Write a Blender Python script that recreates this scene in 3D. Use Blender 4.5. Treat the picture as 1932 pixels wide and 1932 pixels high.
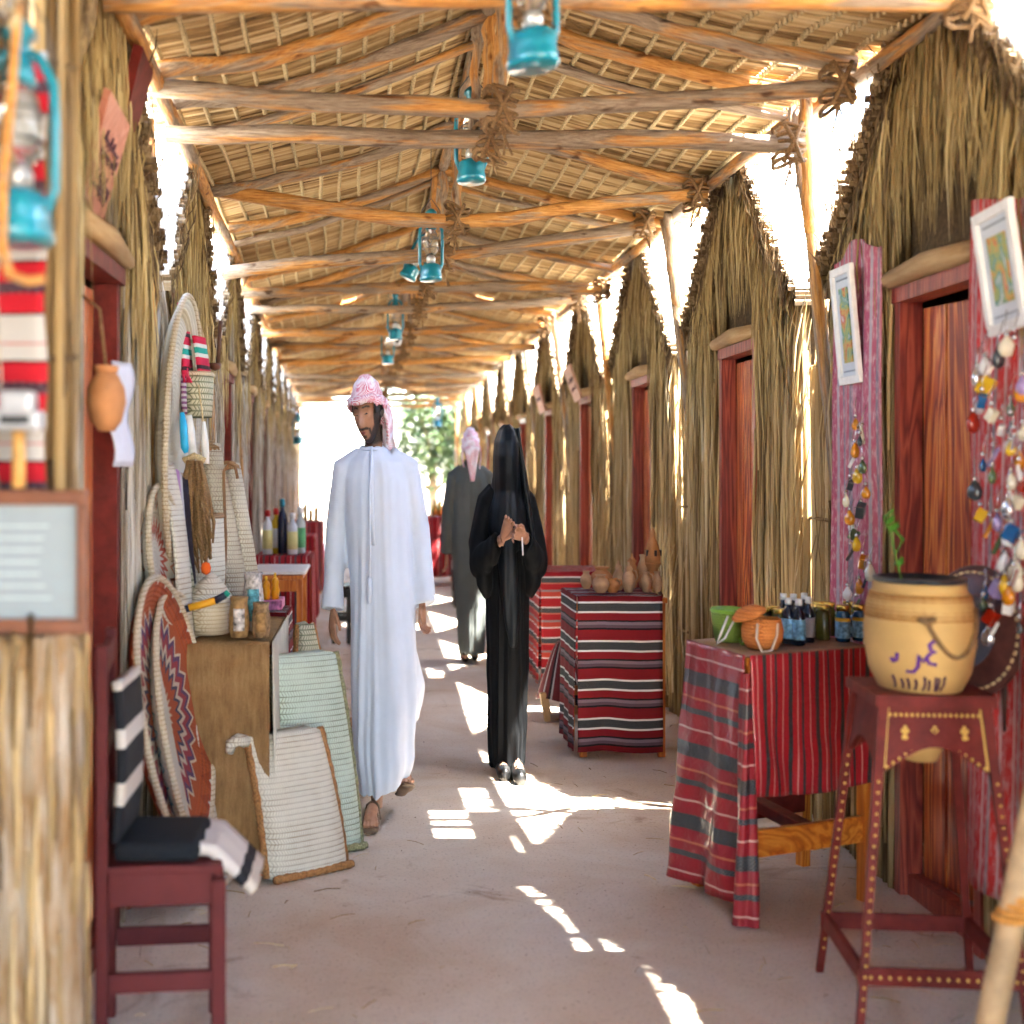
import bpy, bmesh, math, random
from mathutils import Vector, Matrix, Euler, noise
R = math.radians
random.seed(7)
for _o in list(bpy.data.objects): bpy.data.objects.remove(_o)
scene = bpy.context.scene
col = scene.collection

# ------------------------------------------------------------------ camera, sky, sun, exposure
CAM_H = 1.39                       # eye height of the photographer
FOC = 2801.0                       # focal length in units of a 1932 wide frame
cam_d = bpy.data.cameras.new('camera'); cam = bpy.data.objects.new('camera', cam_d); col.objects.link(cam)
cam.location = (0, 0, CAM_H); cam.rotation_euler = (R(90), 0, 0)
cam_d.sensor_width = 36; cam_d.lens = FOC/1932*36
cam_d.shift_x = (966-700)/1932; cam_d.shift_y = -(966-890)/1932
cam_d.clip_start = 0.1; cam_d.clip_end = 3000
cam_d.dof.use_dof = True; cam_d.dof.focus_distance = 6.4; cam_d.dof.aperture_fstop = 2.1
scene.camera = cam
SUN_EL, SUN_AZ = 66.0, 116.0       # azimuth clockwise from +Y (the way down the lane)
world = bpy.data.worlds.new('World'); scene.world = world; world.use_nodes = True
wn = world.node_tree; wn.nodes.clear()
wo = wn.nodes.new('ShaderNodeOutputWorld'); wb = wn.nodes.new('ShaderNodeBackground'); ws = wn.nodes.new('ShaderNodeTexSky')
ws.sky_type = 'NISHITA'; ws.sun_disc = False; ws.sun_elevation = R(SUN_EL); ws.sun_rotation = R(SUN_AZ)
ws.air_density = 1.0; ws.dust_density = 1.0; ws.ozone_density = 1.0; ws.altitude = 10
wb.inputs['Strength'].default_value = 0.15
wn.links.new(ws.outputs[0], wb.inputs[0]); wn.links.new(wb.outputs[0], wo.inputs[0])
sun_d = bpy.data.lights.new('sun', 'SUN'); sun = bpy.data.objects.new('sun', sun_d); col.objects.link(sun)
sun_d.energy = 5.0; sun_d.angle = R(0.6); sun_d.color = (1, .955, .88)
_sd = Vector((math.sin(R(SUN_AZ))*math.cos(R(SUN_EL)), math.cos(R(SUN_AZ))*math.cos(R(SUN_EL)), math.sin(R(SUN_EL))))
sun.rotation_euler = (-_sd).to_track_quat('-Z', 'Y').to_euler(); sun.location = (6, -4, 12)
scene.view_settings.view_transform = 'Standard'; scene.view_settings.look = 'None'
scene.view_settings.gamma = 1; scene.view_settings.use_curve_mapping = False
scene.view_settings.exposure = 4.82
scene.render.engine = 'CYCLES'
scene.cycles.use_denoising = True
scene.cycles.max_bounces = 7; scene.cycles.diffuse_bounces = 4; scene.cycles.glossy_bounces = 2; scene.cycles.transmission_bounces = 5; scene.cycles.transparent_max_bounces = 8
scene.cycles.use_adaptive_sampling = True; scene.cycles.adaptive_threshold = .03; scene.cycles.caustics_reflective = False; scene.cycles.caustics_refractive = False
scene.cycles.sample_clamp_indirect = 8.0

# ------------------------------------------------------------------ helpers
SX = 0.667                         # widths across the lane: everything in the photograph stands slim
def at(px, py, d):                 # place at a distance d down the lane
    return Vector(((px-700)*d/FOC, d, CAM_H-(py-890)*d/FOC))
def XR(y): return 1.745            # face of the right-hand row of huts
def XL(y): return -0.64-0.027*y    # face of the left-hand row
def lin(h):
    h = h.lstrip('#'); c = [int(h[i:i+2], 16)/255 for i in (0, 2, 4)]
    return tuple((x/12.92 if x <= .04045 else ((x+.055)/1.055)**2.4) for x in c)+(1,)
def C(c):
    if isinstance(c, str): return lin(c)
    return tuple(c)+(1,) if len(c) == 3 else tuple(c)
U = random.uniform

class MB:
    """collects shapes; build() links them as one mesh object"""
    def __init__(s): s.v = []; s.f = []; s.t = []; s.uv = {}; s.m = []; s.mi = 0
    def add(s, vs, fs, tone=.5, uvs=None):
        o = len(s.v); s.v.extend(vs)
        s.t.extend(tone if isinstance(tone, list) else [tone]*len(vs))
        for q in fs:
            s.f.append(tuple(i+o for i in q)); s.m.append(s.mi)
        if uvs:
            for i, c in enumerate(uvs): s.uv[o+i] = c
    def box(s, c, d, rot=None, tone=.5, taper=1.0):
        x, y, z = d[0]/2, d[1]/2, d[2]/2; k = taper
        vs = [(-x,-y,-z),(x,-y,-z),(x,y,-z),(-x,y,-z),(-x*k,-y*k,z),(x*k,-y*k,z),(x*k,y*k,z),(-x*k,y*k,z)]
        if rot is not None:
            M = rot if isinstance(rot, Matrix) else Euler(rot).to_matrix()
            vs = [tuple(M @ Vector(v)) for v in vs]
        s.add([(v[0]+c[0], v[1]+c[1], v[2]+c[2]) for v in vs],
              [(3,2,1,0),(4,5,6,7),(0,1,5,4),(1,2,6,5),(2,3,7,6),(3,0,4,7)], tone)
    def rbox(s, c, d, b=.006, rot=None, tone=.5):
        bm = bmesh.new(); bmesh.ops.create_cube(bm, size=1)
        for v in bm.verts: v.co = Vector((v.co.x*d[0], v.co.y*d[1], v.co.z*d[2]))
        bmesh.ops.bevel(bm, geom=bm.edges[:], offset=min(b, min(d)*.45), segments=2, affect='EDGES', profile=.6)
        M = Matrix() if rot is None else (rot.to_4x4() if isinstance(rot, Matrix) else Euler(rot).to_matrix().to_4x4())
        vs = [tuple(M @ v.co + Vector(c)) for v in bm.verts]; bm.verts.index_update()
        s.add(vs, [tuple(v.index for v in f.verts) for f in bm.faces], tone); bm.free()
    def tube(s, pts, rad, n=6, tone=.5, cap=True, flat=1.0, ref=None, wob=0):
        P = [Vector(p) for p in pts]
        if not isinstance(rad, (list, tuple)): rad = [rad]*len(P)
        vs = []; a = None
        for i, p in enumerate(P):
            t = (P[min(i+1, len(P)-1)]-P[max(i-1, 0)]).normalized()
            if a is None:
                r = Vector(ref) if ref else (Vector((0, 0, 1)) if abs(t.z) < .8 else Vector((1, 0, 0)))
                a = (r-t*r.dot(t)).normalized()
            else: a = (a-t*a.dot(t)).normalized()
            b = t.cross(a)
            for k in range(n):
                th = 2*math.pi*k/n; rr = rad[i]*(1+U(-wob, wob) if wob else 1)
                vs.append(tuple(p+a*math.cos(th)*rr+b*math.sin(th)*rr*flat))
        fs = [(i*n+k, i*n+(k+1) % n, (i+1)*n+(k+1) % n, (i+1)*n+k) for i in range(len(P)-1) for k in range(n)]
        if cap:
            fs.append(tuple(range(n-1, -1, -1))); o = (len(P)-1)*n; fs.append(tuple(o+k for k in range(n)))
        s.add(vs, fs, tone)
    def lathe(s, prof, c=(0,0,0), n=28, tone=.5, rx=1.0, ry=1.0, mat=None, uv=False):
        vs = []; uvs = []
        L = 0
        for j, (r, z) in enumerate(prof):
            if j: L += math.hypot(r-prof[j-1][0], z-prof[j-1][1])
            for k in range(n+(1 if uv else 0)):
                th = 2*math.pi*k/n
                p = Vector((math.cos(th)*r*rx, math.sin(th)*r*ry, z))
                if mat is not None: p = mat @ p
                vs.append((p.x+c[0], p.y+c[1], p.z+c[2])); uvs.append((k/n, L))
        w = n+(1 if uv else 0)
        fs = [(i*w+k, i*w+(k+1) % w, (i+1)*w+(k+1) % w, (i+1)*w+k) for i in range(len(prof)-1) for k in range(n)]
        if prof[0][0] > 1e-5 and not uv: fs.append(tuple(range(n-1, -1, -1)))
        if prof[-1][0] > 1e-5 and not uv:
            o = (len(prof)-1)*w; fs.append(tuple(o+k for k in range(n)))
        s.add(vs, fs, tone, uvs if uv else None)
    def grid(s, fn, nu, nv, tone=.5, thick=0, uvscale=(1, 1)):
        """fn(u,v)->(x,y,z); thick gives the sheet a second side"""
        P = [[Vector(fn(i/nu, j/nv)) for j in range(nv+1)] for i in range(nu+1)]
        def nrm(i, j):
            a = P[min(i+1, nu)][j]-P[max(i-1, 0)][j]; b = P[i][min(j+1, nv)]-P[i][max(j-1, 0)]
            n = a.cross(b); return n.normalized() if n.length > 1e-9 else Vector((0, 0, 1))
        w = nv+1; vs = []; uvs = []
        for i in range(nu+1):
            for j in range(nv+1): vs.append(tuple(P[i][j])); uvs.append((i/nu*uvscale[0], j/nv*uvscale[1]))
        fs = [(i*w+j, (i+1)*w+j, (i+1)*w+j+1, i*w+j+1) for i in range(nu) for j in range(nv)]
        if thick:
            o = len(vs)
            for i in range(nu+1):
                for j in range(nv+1): vs.append(tuple(P[i][j]-nrm(i, j)*thick)); uvs.append((i/nu*uvscale[0], j/nv*uvscale[1]))
            fs += [(o+i*w+j+1, o+(i+1)*w+j+1, o+(i+1)*w+j, o+i*w+j) for i in range(nu) for j in range(nv)]
            for i in range(nu):
                fs.append((i*w, o+i*w, o+(i+1)*w, (i+1)*w)); fs.append(((i+1)*w+nv, o+(i+1)*w+nv, o+i*w+nv, i*w+nv))
            for j in range(nv):
                fs.append((j+1, o+j+1, o+j, j)); fs.append((nu*w+j, o+nu*w+j, o+nu*w+j+1, nu*w+j+1))
        s.add(vs, fs, tone, uvs)
    def prism(s, poly, a, b, axis='y', tone=.5):
        """polygon in two axes pulled along the third from a to b"""
        n = len(poly)
        def mk(p, t): return {'y': (p[0], t, p[1]), 'x': (t, p[0], p[1]), 'z': (p[0], p[1], t)}[axis]
        s.add([mk(p, a) for p in poly]+[mk(p, b) for p in poly],
              [tuple(range(n)), tuple(range(2*n-1, n-1, -1))]+[(i, n+i, n+(i+1) % n, (i+1) % n) for i in range(n)], tone)
    def mesh(s, name, smooth=False, sx=None):
        me = bpy.data.meshes.new(name)
        vs = s.v if sx is None else [(v[0]*sx, v[1], v[2]) for v in s.v]
        me.from_pydata(vs, [], s.f); 
        at_ = me.attributes.new('tone', 'FLOAT', 'POINT'); at_.data.foreach_set('value', s.t)
        if s.uv:
            ul = me.uv_layers.new(name='UVMap')
            li = [0]*len(me.loops); me.loops.foreach_get('vertex_index', li)
            fl = []
            for i in li: fl.extend(s.uv.get(i, (0, 0)))
            ul.data.foreach_set('uv', fl)
        if any(s.m): me.polygons.foreach_set('material_index', s.m)
        if smooth: me.polygons.foreach_set('use_smooth', [True]*len(me.polygons))
        me.validate(); me.update()
        return me
    def build(s, name, m, parent=None, smooth=False, loc=None, rot=None, sx=None):
        me = s.mesh(name, smooth, sx)
        for q in (m if isinstance(m, (list, tuple)) else [m]): me.materials.append(q)
        o = bpy.data.objects.new(name, me); col.objects.link(o)
        if parent: o.parent = parent
        if loc is not None: o.location = loc
        if rot is not None: o.rotation_euler = rot
        return o
def link(name, me, parent=None, loc=(0,0,0), rot=(0,0,0), scale=(1,1,1)):
    o = bpy.data.objects.new(name, me); col.objects.link(o); o.parent = parent
    o.location = loc; o.rotation_euler = rot; o.scale = scale; return o
def tag(o, label, cat, group=None):
    o['label'] = label; o['category'] = cat
    if group: o['group'] = group
    return o
def thing(name, label, cat, loc=(0,0,0), rz=0, group=None):
    o = bpy.data.objects.new(name, None); col.objects.link(o); o.empty_display_size = .1
    o.location = loc; o.rotation_euler = (0, 0, rz); return tag(o, label, cat, group)
def structure(o): o['kind'] = 'structure'; return o
def stuff(o): o['kind'] = 'stuff'; return o

# ------------------------------------------------------------------ materials
class NM:
    def __init__(s, name, rough=.8, spec=.3):
        s.m = bpy.data.materials.new(name); s.m.use_nodes = True; s.nt = s.m.node_tree
        s.b = s.nt.nodes['Principled BSDF']; s.b.inputs['Roughness'].default_value = rough
        s.b.inputs['Specular IOR Level'].default_value = spec
    def n(s, t, **k):
        o = s.nt.nodes.new('ShaderNode'+t)
        for a, b in k.items():
            if hasattr(o, a): setattr(o, a, b)
        return o
    def l(s, a, b): s.nt.links.new(a, b)
    def coord(s, kind='Object', scale=(1,1,1), loc=(0,0,0), rot=(0,0,0)):
        c = s.n('TexCoord'); m = s.n('Mapping'); m.inputs['Scale'].default_value = scale
        m.inputs['Location'].default_value = loc; m.inputs['Rotation'].default_value = rot
        s.l(c.outputs[kind], m.inputs[0]); return m.outputs[0]
    def noise(s, vec, scale=5, detail=4, rough=.6, dist=0):
        o = s.n('TexNoise'); o.inputs['Scale'].default_value = scale; o.inputs['Detail'].default_value = detail
        o.inputs['Roughness'].default_value = rough; o.inputs['Distortion'].default_value = dist
        s.l(vec, o.inputs['Vector']); return o.outputs['Fac']
    def ramp(s, fac, stops, const=False):
        r = s.n('ValToRGB'); e = r.color_ramp
        if const: e.interpolation = 'CONSTANT'
        while len(e.elements) < len(stops): e.elements.new(.5)
        for q, (p, c) in zip(e.elements, stops): q.position = p; q.color = C(c)
        s.l(fac, r.inputs[0]); return r.outputs[0]
    def mix(s, fac, a, b, mode='MIX'):
        o = s.n('Mix', data_type='RGBA', blend_type=mode)
        for sock, v in ((o.inputs[0], fac), (o.inputs[6], a), (o.inputs[7], b)):
            if hasattr(v, 'is_output'): s.l(v, sock)
            elif isinstance(v, (int, float)): sock.default_value = v
            else: sock.default_value = C(v)
        return o.outputs[2]
    def math(s, op, a, b=0.0, c=0.0):
        o = s.n('Math', operation=op)
        for i, v in enumerate((a, b, c)):
            if hasattr(v, 'is_output'): s.l(v, o.inputs[i])
            else: o.inputs[i].default_value = v
        return o.outputs[0]
    def attr(s, name='tone'):
        o = s.n('Attribute'); o.attribute_name = name; return o.outputs['Fac']
    def rand(s): return s.n('ObjectInfo').outputs['Random']
    def base(s, c):
        if hasattr(c, 'is_output'): s.l(c, s.b.inputs['Base Color'])
        else: s.b.inputs['Base Color'].default_value = C(c)
    def bump(s, h, strength=.3, dist=.01):
        o = s.n('Bump'); o.inputs['Strength'].default_value = strength; o.inputs['Distance'].default_value = dist
        s.l(h, o.inputs['Height']); s.l(o.outputs[0], s.b.inputs['Normal'])
def plain(name, c, rough=.7, spec=.3, metal=0, var=.12, scale=25, bump=0, coord='Object', sheen=0):
    k = NM(name, rough, spec); k.b.inputs['Metallic'].default_value = metal
    v = k.coord(coord); f = k.noise(v, scale, 5)
    cc = C(c); lo = tuple(x*(1-var*1.6) for x in cc[:3]); hi = tuple(min(1, x*(1+var)) for x in cc[:3])
    k.base(k.ramp(f, [(.3, lo), (.7, hi)]))
    if bump: k.bump(f, bump, .005)
    if sheen: k.b.inputs['Sheen Weight'].default_value = sheen
    return k.m

def palm_mat(name, stops, use='tone', rough=.78, axis='z', grain=40):
    """dry palm: one pigment for each stalk, weathered streaks along it"""
    k = NM(name, rough, .25)
    sc = {'z': (1, 1, .06), 'x': (.06, 1, 1), 'y': (1, .06, 1)}[axis]
    f = k.noise(k.coord('Object', sc), grain, 5, .65)
    t = k.attr() if use == 'tone' else k.rand()
    x = k.math('ADD', k.math('MULTIPLY', t, .72), k.math('MULTIPLY', k.math('SUBTRACT', f, .36), .9))
    big = k.noise(k.coord('Object', (1, 1, .5)), 1.7, 3)
    x = k.math('ADD', x, k.math('MULTIPLY', k.math('SUBTRACT', big, .5), .35))
    k.base(k.ramp(x, stops)); k.bump(f, .5, .004); return k.m
M = {}
STALK = [(0, (.06,.034,.014)), (.25, (.2,.125,.05)), (.5, (.4,.27,.115)), (.75, (.56,.41,.2)), (1, (.66,.56,.38))]
GREY = [(0, (.07,.05,.035)), (.25, (.2,.15,.1)), (.5, (.38,.32,.24)), (.75, (.55,.5,.42)), (1, (.72,.69,.62))]  # left-row stalks: grey-white of the sky light put into the colour
M['stalk'] = palm_mat('palm_stalk', STALK)
M['stalk_r'] = palm_mat('palm_stalk_each', STALK, use='rand')
M['stalk_grey'] = palm_mat('palm_stalk_grey', GREY)
M['stalk_grey_r'] = palm_mat('palm_stalk_grey_each', GREY, use='rand')
M['thatch'] = palm_mat('palm_thatch', [(0, (.06,.035,.014)), (.25, (.2,.13,.05)), (.5, (.4,.28,.11)), (.75, (.53,.4,.18)), (1, (.64,.52,.29))])
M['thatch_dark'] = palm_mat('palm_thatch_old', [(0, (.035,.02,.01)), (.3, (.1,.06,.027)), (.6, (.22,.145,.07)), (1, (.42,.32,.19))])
M['bleached'] = palm_mat('palm_bleached', [(0, (.3,.26,.2)), (.3, (.5,.46,.38)), (.7, (.66,.62,.54)), (1, (.76,.73,.66))], axis='x')
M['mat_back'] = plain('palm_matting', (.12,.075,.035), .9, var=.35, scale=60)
M['rib'] = palm_mat('roof_rib', [(0, (.13,.072,.028)), (.3, (.36,.22,.09)), (.6, (.58,.4,.19)), (1, (.7,.55,.32))], axis='x', grain=30)
M['rope'] = plain('palm_rope', (.64,.5,.28), .9, var=.35, scale=220, bump=.6)
M['rope_brown'] = plain('palm_rope_brown', (.26,.15,.065), .9, var=.4, scale=200, bump=.6)
def pole_mat():
    k = NM('peeled_pole', .62, .3)
    v = k.coord('Object', (.9, 9, 9)); f = k.noise(v, 2.2, 5, .6, .4)
    g = k.noise(k.coord('Object', (3, 40, 40)), 3, 4, .7)
    c1 = k.ramp(g, [(.22, (.16,.06,.02)), (.42, (.48,.2,.045)), (.58, (.64,.32,.085)), (.8, (.72,.46,.2))])      # peeled orange wood
    c2 = k.ramp(g, [(.25, (.13,.085,.055)), (.5, (.3,.22,.15)), (.75, (.48,.4,.3))])        # bark left on
    x = k.math('ADD', f, k.math('MULTIPLY', k.math('SUBTRACT', k.rand(), .5), .25))
    kn = k.ramp(k.noise(k.coord('Object', (5, 12, 12)), 1.6, 2, .5), [(.66, (1,1,1)), (.73, (.35,.25,.18))])
    k.base(k.mix(1.0, k.mix(k.ramp(x, [(.44, (0,0,0)), (.56, (1,1,1))]), c1, c2), kn, 'MULTIPLY')); k.bump(g, .8, .008)
    return k.m
M['pole'] = pole_mat()
def plank_mat(name, stops, scale=1.0, axis='z'):
    k = NM(name, .42, .4)
    sc = (14, 14, 1.1) if axis == 'z' else (1.1, 14, 14) if axis == 'x' else (14, 1.1, 14)
    v = k.coord('Object', tuple(q*scale for q in sc))
    a = k.n('VectorMath', operation='ADD'); k.l(v, a.inputs[0])
    cm = k.n('CombineXYZ'); rr = k.math('MULTIPLY', k.rand(), 37); k.l(rr, cm.inputs[0]); k.l(rr, cm.inputs[2]); k.l(cm.outputs[0], a.inputs[1])
    f = k.noise(a.outputs[0], .55, 3, .5, 1.2)
    w = k.math('FRACT', k.math('MULTIPLY', f, 9)); w = k.math('ABSOLUTE', k.math('SUBTRACT', w, .5)); w = k.math('MULTIPLY', w, 2)
    fine = k.noise(a.outputs[0], 9, 3)
    x = k.math('ADD', k.math('MULTIPLY', w, .7), k.math('MULTIPLY', fine, .4))
    k.base(k.ramp(x, stops)); k.bump(x, .25, .003); return k.m
M['red_plank'] = plank_mat('stained_red_plank', [(.08, (.07,.009,.005)), (.35, (.3,.04,.014)), (.6, (.56,.115,.03)), (.95, (.76,.3,.075))])
M['red_frame'] = plank_mat('stained_red_frame', [(.1, (.11,.014,.012)), (.5, (.26,.035,.026)), (.95, (.42,.09,.05))])
M['maroon'] = plain('maroon_paint', (.115,.018,.018), .62, .2, var=.12, scale=12)
M['maroon2'] = plain('maroon_wood_stain', (.15,.018,.013), .6, .2, var=.25, scale=18)
M['orange_wood'] = plank_mat('orange_varnish', [(.1, (.3,.06,.006)), (.5, (.52,.14,.015)), (.95, (.66,.24,.035))])
M['log'] = palm_mat('lintel_log', [(0, (.14,.07,.03)), (.4, (.36,.21,.09)), (.8, (.58,.42,.22)), (1, (.66,.54,.35))], axis='y')

# ------------------------------------------------------------------ ground
def floor_mat():
    k = NM('dusty_concrete', .82, .3)
    v = k.coord('Object'); a = k.noise(v, 1.3, 6, .6, .8); b = k.noise(v, 7, 6, .65); c = k.noise(v, 90, 3, .6)
    c1 = k.ramp(a, [(.26, (.5,.37,.25)), (.42, (.6,.5,.39)), (.56, (.65,.59,.5)), (.72, (.65,.63,.59))])
    c2 = k.mix(k.math('MULTIPLY', b, .5), c1, (.46,.32,.23))
    sp = k.ramp(c, [(.30, (.6,.58,.56)), (.44, (1,1,1))])
    st = k.ramp(k.noise(v, 2.4, 4, .7, 1.0), [(.6, (1,1,1)), (.72, (.62,.54,.47))])
    o = k.mix(1.0, k.mix(1.0, c2, sp, 'MULTIPLY'), st, 'MULTIPLY'); k.base(o)
    k.bump(k.math('ADD', k.math('MULTIPLY', b, .5), c), .25, .004); return k.m
M['floor'] = floor_mat()
M['sand'] = plain('desert_sand', (.38,.3,.21), .95, var=.15, scale=3, bump=.3)
g = MB(); g.grid(lambda u, v: (-700+1400*u, -300+1700*v, -.012), 8, 8)
structure(g.build('ground', M['sand']))
g = MB(); g.grid(lambda u, v: ((XL(-8+37*v)-.25)*(1-u)+(XR(0)+.25)*u, -8+37*v, 0), 4, 24)
structure(g.build('walkway', M['floor']))

# ------------------------------------------------------------------ the huts on both sides
HW, EAVE, APEX, DOORW, DOORH = 1.02, 2.12, 3.0, .31, 1.95
def roofline(dy): return EAVE+(APEX-EAVE)*max(0, 1-abs(dy)/HW)
def stalk_variants(n, h, mat):
    out = []
    for i in range(n):
        b = MB(); w = U(.012, .019); bx, by = U(-.012, .012), U(-.016, .016)
        pts = [(bx*math.sin(t*3.1), by*math.sin(t*2.6+i), h*t) for t in (0, .25, .5, .75, 1)]
        b.tube(pts, [w*1.15, w, w*1.02, w*.92, w*.75], 6, flat=.8, wob=.12)
        me = b.mesh('palm_stalk', True); me.materials.append(mat); out.append(me)
    return out
SV = stalk_variants(10, 2.0, M['stalk_r']); SVG = stalk_variants(10, 2.0, M['stalk_grey_r'])

def blade(b, p, q, w, tone, s=1, bow=.02, n=3):
    """one dry leaf: a long thin leaf folded along its midrib"""
    p, q = Vector(p), Vector(q); ax = q-p; side = Vector((0, 1, 0)) if abs(ax.normalized().y) < .8 else Vector((0, 0, 1))
    out = Vector((-s, 0, 0)); vs = []; fs = []
    for i in range(n+1):
        t = i/n; c = p+ax*t+out*bow*math.sin(t*math.pi); ww = w*(.55+.9*t*(1-t)*1.6) if t < 1 else w*.15
        vs += [tuple(c-side*ww), tuple(c+out*ww*.6), tuple(c+side*ww), tuple(c-out*ww*.2)]
    for i in range(n):
        for k in range(4): fs.append((i*4+k, i*4+(k+1) % 4, i*4+4+(k+1) % 4, i*4+4+k))
    b.add(vs, fs, tone)

def hut(side, yc, label, near, grey, door='closed', group=None):
    s = 1 if side == 'R' else -1
    XW = XR if s > 0 else XL
    root = thing('palm_hut', label, 'hut', (XW(yc), yc, 0), 0, group)
    def P(dy, z, off): return (XW(yc+dy)-XW(yc)+s*off, dy, z)     # local; off>0 goes into the hut
    ms, mr, var = (M['stalk_grey'], M['stalk_grey_r'], SVG) if grey else (M['stalk'], M['stalk_r'], SV)
    # dark inner lining of the front, sides and back
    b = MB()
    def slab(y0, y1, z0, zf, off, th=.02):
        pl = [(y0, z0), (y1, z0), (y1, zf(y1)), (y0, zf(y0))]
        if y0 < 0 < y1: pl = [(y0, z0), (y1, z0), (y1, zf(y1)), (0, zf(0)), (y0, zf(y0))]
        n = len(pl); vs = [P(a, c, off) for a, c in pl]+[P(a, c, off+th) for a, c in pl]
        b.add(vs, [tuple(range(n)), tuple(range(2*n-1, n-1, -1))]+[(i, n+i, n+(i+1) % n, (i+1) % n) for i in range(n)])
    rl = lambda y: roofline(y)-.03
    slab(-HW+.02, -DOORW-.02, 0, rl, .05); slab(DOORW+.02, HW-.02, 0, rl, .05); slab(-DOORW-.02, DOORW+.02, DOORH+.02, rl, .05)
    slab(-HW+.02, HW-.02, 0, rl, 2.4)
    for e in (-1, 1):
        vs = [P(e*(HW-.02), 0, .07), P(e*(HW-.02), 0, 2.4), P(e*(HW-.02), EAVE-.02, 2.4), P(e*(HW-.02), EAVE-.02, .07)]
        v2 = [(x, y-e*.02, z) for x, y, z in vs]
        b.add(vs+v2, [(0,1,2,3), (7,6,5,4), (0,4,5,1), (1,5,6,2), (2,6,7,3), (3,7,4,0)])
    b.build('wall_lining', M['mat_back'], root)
    # upright stalks of the front
    ys = []; y = -HW
    while y < HW:
        if abs(y) > DOORW+.055: ys.append(y)
        y += U(.019, .027) if near else U(.026, .036)
    if near:
        for y in ys:
            h = min(roofline(y)-U(.0, .12), 2.35+U(-.1, .1))
            link('palm_stalk', random.choice(var), root, P(y, 0, .016+U(-.012, .012)), (U(-.012, .012), U(-.008, .008), U(0, 6)), (1, 1, h/2.0))
    b = MB()
    if not near:
        for y in ys:
            h = roofline(y)-U(0, .15); t = U(0, 1)
            b.tube([P(y, 0, .015+U(-.01, .01)), P(y+U(-.012, .012), h*.5, .012+U(-.014, .014)), P(y+U(-.02, .02), h, .015)], [.019, .017, .013], 5, t)
    nthin = 260 if near else 70
    for i in range(nthin):                                        # loose thin stalks tied over the front
        y = U(-HW, HW)
        if abs(y) < DOORW+.06: continue
        z0 = U(0, .8) if random.random() < .5 else U(.2, 1.4); z1 = min(z0+U(.5, 1.6), roofline(y)-.02); ty = y+U(-.05, .05)
        b.tube([P(y, z0, -.006), P((y+ty)/2+U(-.015, .015), (z0+z1)/2, -.012+U(-.015, .008)), P(ty, z1, -.006+U(-.01, .01))], U(.0025, .008), 4, U(.1, 1))
    stuff(b.build('loose_stalks', ms, root, True))
    # gable: long dry leaves laid close
    b = MB(); n = 620 if near else 170
    for i in range(n):
        y = U(-HW*.93, HW*.93); top = roofline(y)+U(-.06, .02); lay = random.random()
        low = max(EAVE-.35, DOORH+.16) if abs(y) < DOORW+.12 else EAVE-U(.1, .7)
        z1 = low+U(-.05, .25) if lay < .6 else U(low, top-.1)
        if top-z1 < .08: continue
        blade(b, P(y*.97, top, .0+U(-.015, .02)), P(y+U(-.14, .14), z1, -.01+U(-.04, .01)), U(.003, .0115), min(1, max(0, random.gauss(.52, .32))), s, U(.0, .03))
    stuff(b.build('gable_thatch', M['thatch'], root, True))
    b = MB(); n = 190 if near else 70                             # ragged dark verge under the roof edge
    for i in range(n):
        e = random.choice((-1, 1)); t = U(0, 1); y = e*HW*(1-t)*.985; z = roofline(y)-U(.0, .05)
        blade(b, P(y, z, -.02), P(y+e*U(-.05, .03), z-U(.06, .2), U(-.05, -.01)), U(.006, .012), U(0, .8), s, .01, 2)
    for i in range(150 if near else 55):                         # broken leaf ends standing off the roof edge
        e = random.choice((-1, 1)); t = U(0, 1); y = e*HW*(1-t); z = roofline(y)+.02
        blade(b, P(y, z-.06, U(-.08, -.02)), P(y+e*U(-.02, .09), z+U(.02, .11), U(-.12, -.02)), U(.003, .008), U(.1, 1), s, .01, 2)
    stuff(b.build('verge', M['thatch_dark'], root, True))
    # roof: bleached ribs laid along the ridge, ends uneven over the lane
    sl = math.hypot(HW+.07, APEX-EAVE); uz, uy = (APEX-EAVE)/sl, (HW+.07)/sl
    b = MB(); d = 0; step = .024 if near else .034; ul = MB()
    while d < sl+.06:
        for e in (-1, 1):
            for lay in ((0, 1, 2, 3) if near else (0, 1, 2)):
                y = e*(d*uy); z = APEX+.035-d*uz-.022*lay+U(-.005, .005)
                o0 = -.03-U(0, .03) if lay == 0 else -.06-U(0, .028)+.012*lay; x1 = 2.55+U(-.05, .05) if lay == 0 else U(.35, .8)
                (ul if lay else b).tube([P(y, z, o0), P(y+U(-.006, .006), z+U(-.006, .006), x1)], [step*.55*U(.75, 1.2), step*.5], 5, U(.1, 1), flat=.7)
        d += step
    stuff(b.build('roof_ribs', M['bleached'], root)); stuff(ul.build('roof_underlay', M['thatch_dark'], root))
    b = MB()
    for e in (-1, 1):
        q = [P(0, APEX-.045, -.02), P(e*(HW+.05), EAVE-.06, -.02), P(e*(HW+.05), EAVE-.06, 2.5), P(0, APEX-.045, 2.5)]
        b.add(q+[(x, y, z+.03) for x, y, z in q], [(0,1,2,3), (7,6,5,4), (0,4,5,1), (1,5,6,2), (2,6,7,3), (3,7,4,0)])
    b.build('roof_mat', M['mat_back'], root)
    # door frame, log lintel, plank door
    b = MB()
    c = P(0, 0, .03)
    fr = MB()
    for e in (-1, 1): fr.box(P(e*(DOORW+.012), DOORH/2, .03), (.075, .05, DOORH))
    fr.box(P(0, DOORH+.022, .028), (.085, 2*DOORW+.09, .05)); fr.box(P(0, .035, .05), (.06, 2*DOORW-.02, .07))
    fo = fr.build('door_frame', M['maroon2'] if s < 0 else M['red_frame'], root)
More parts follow.
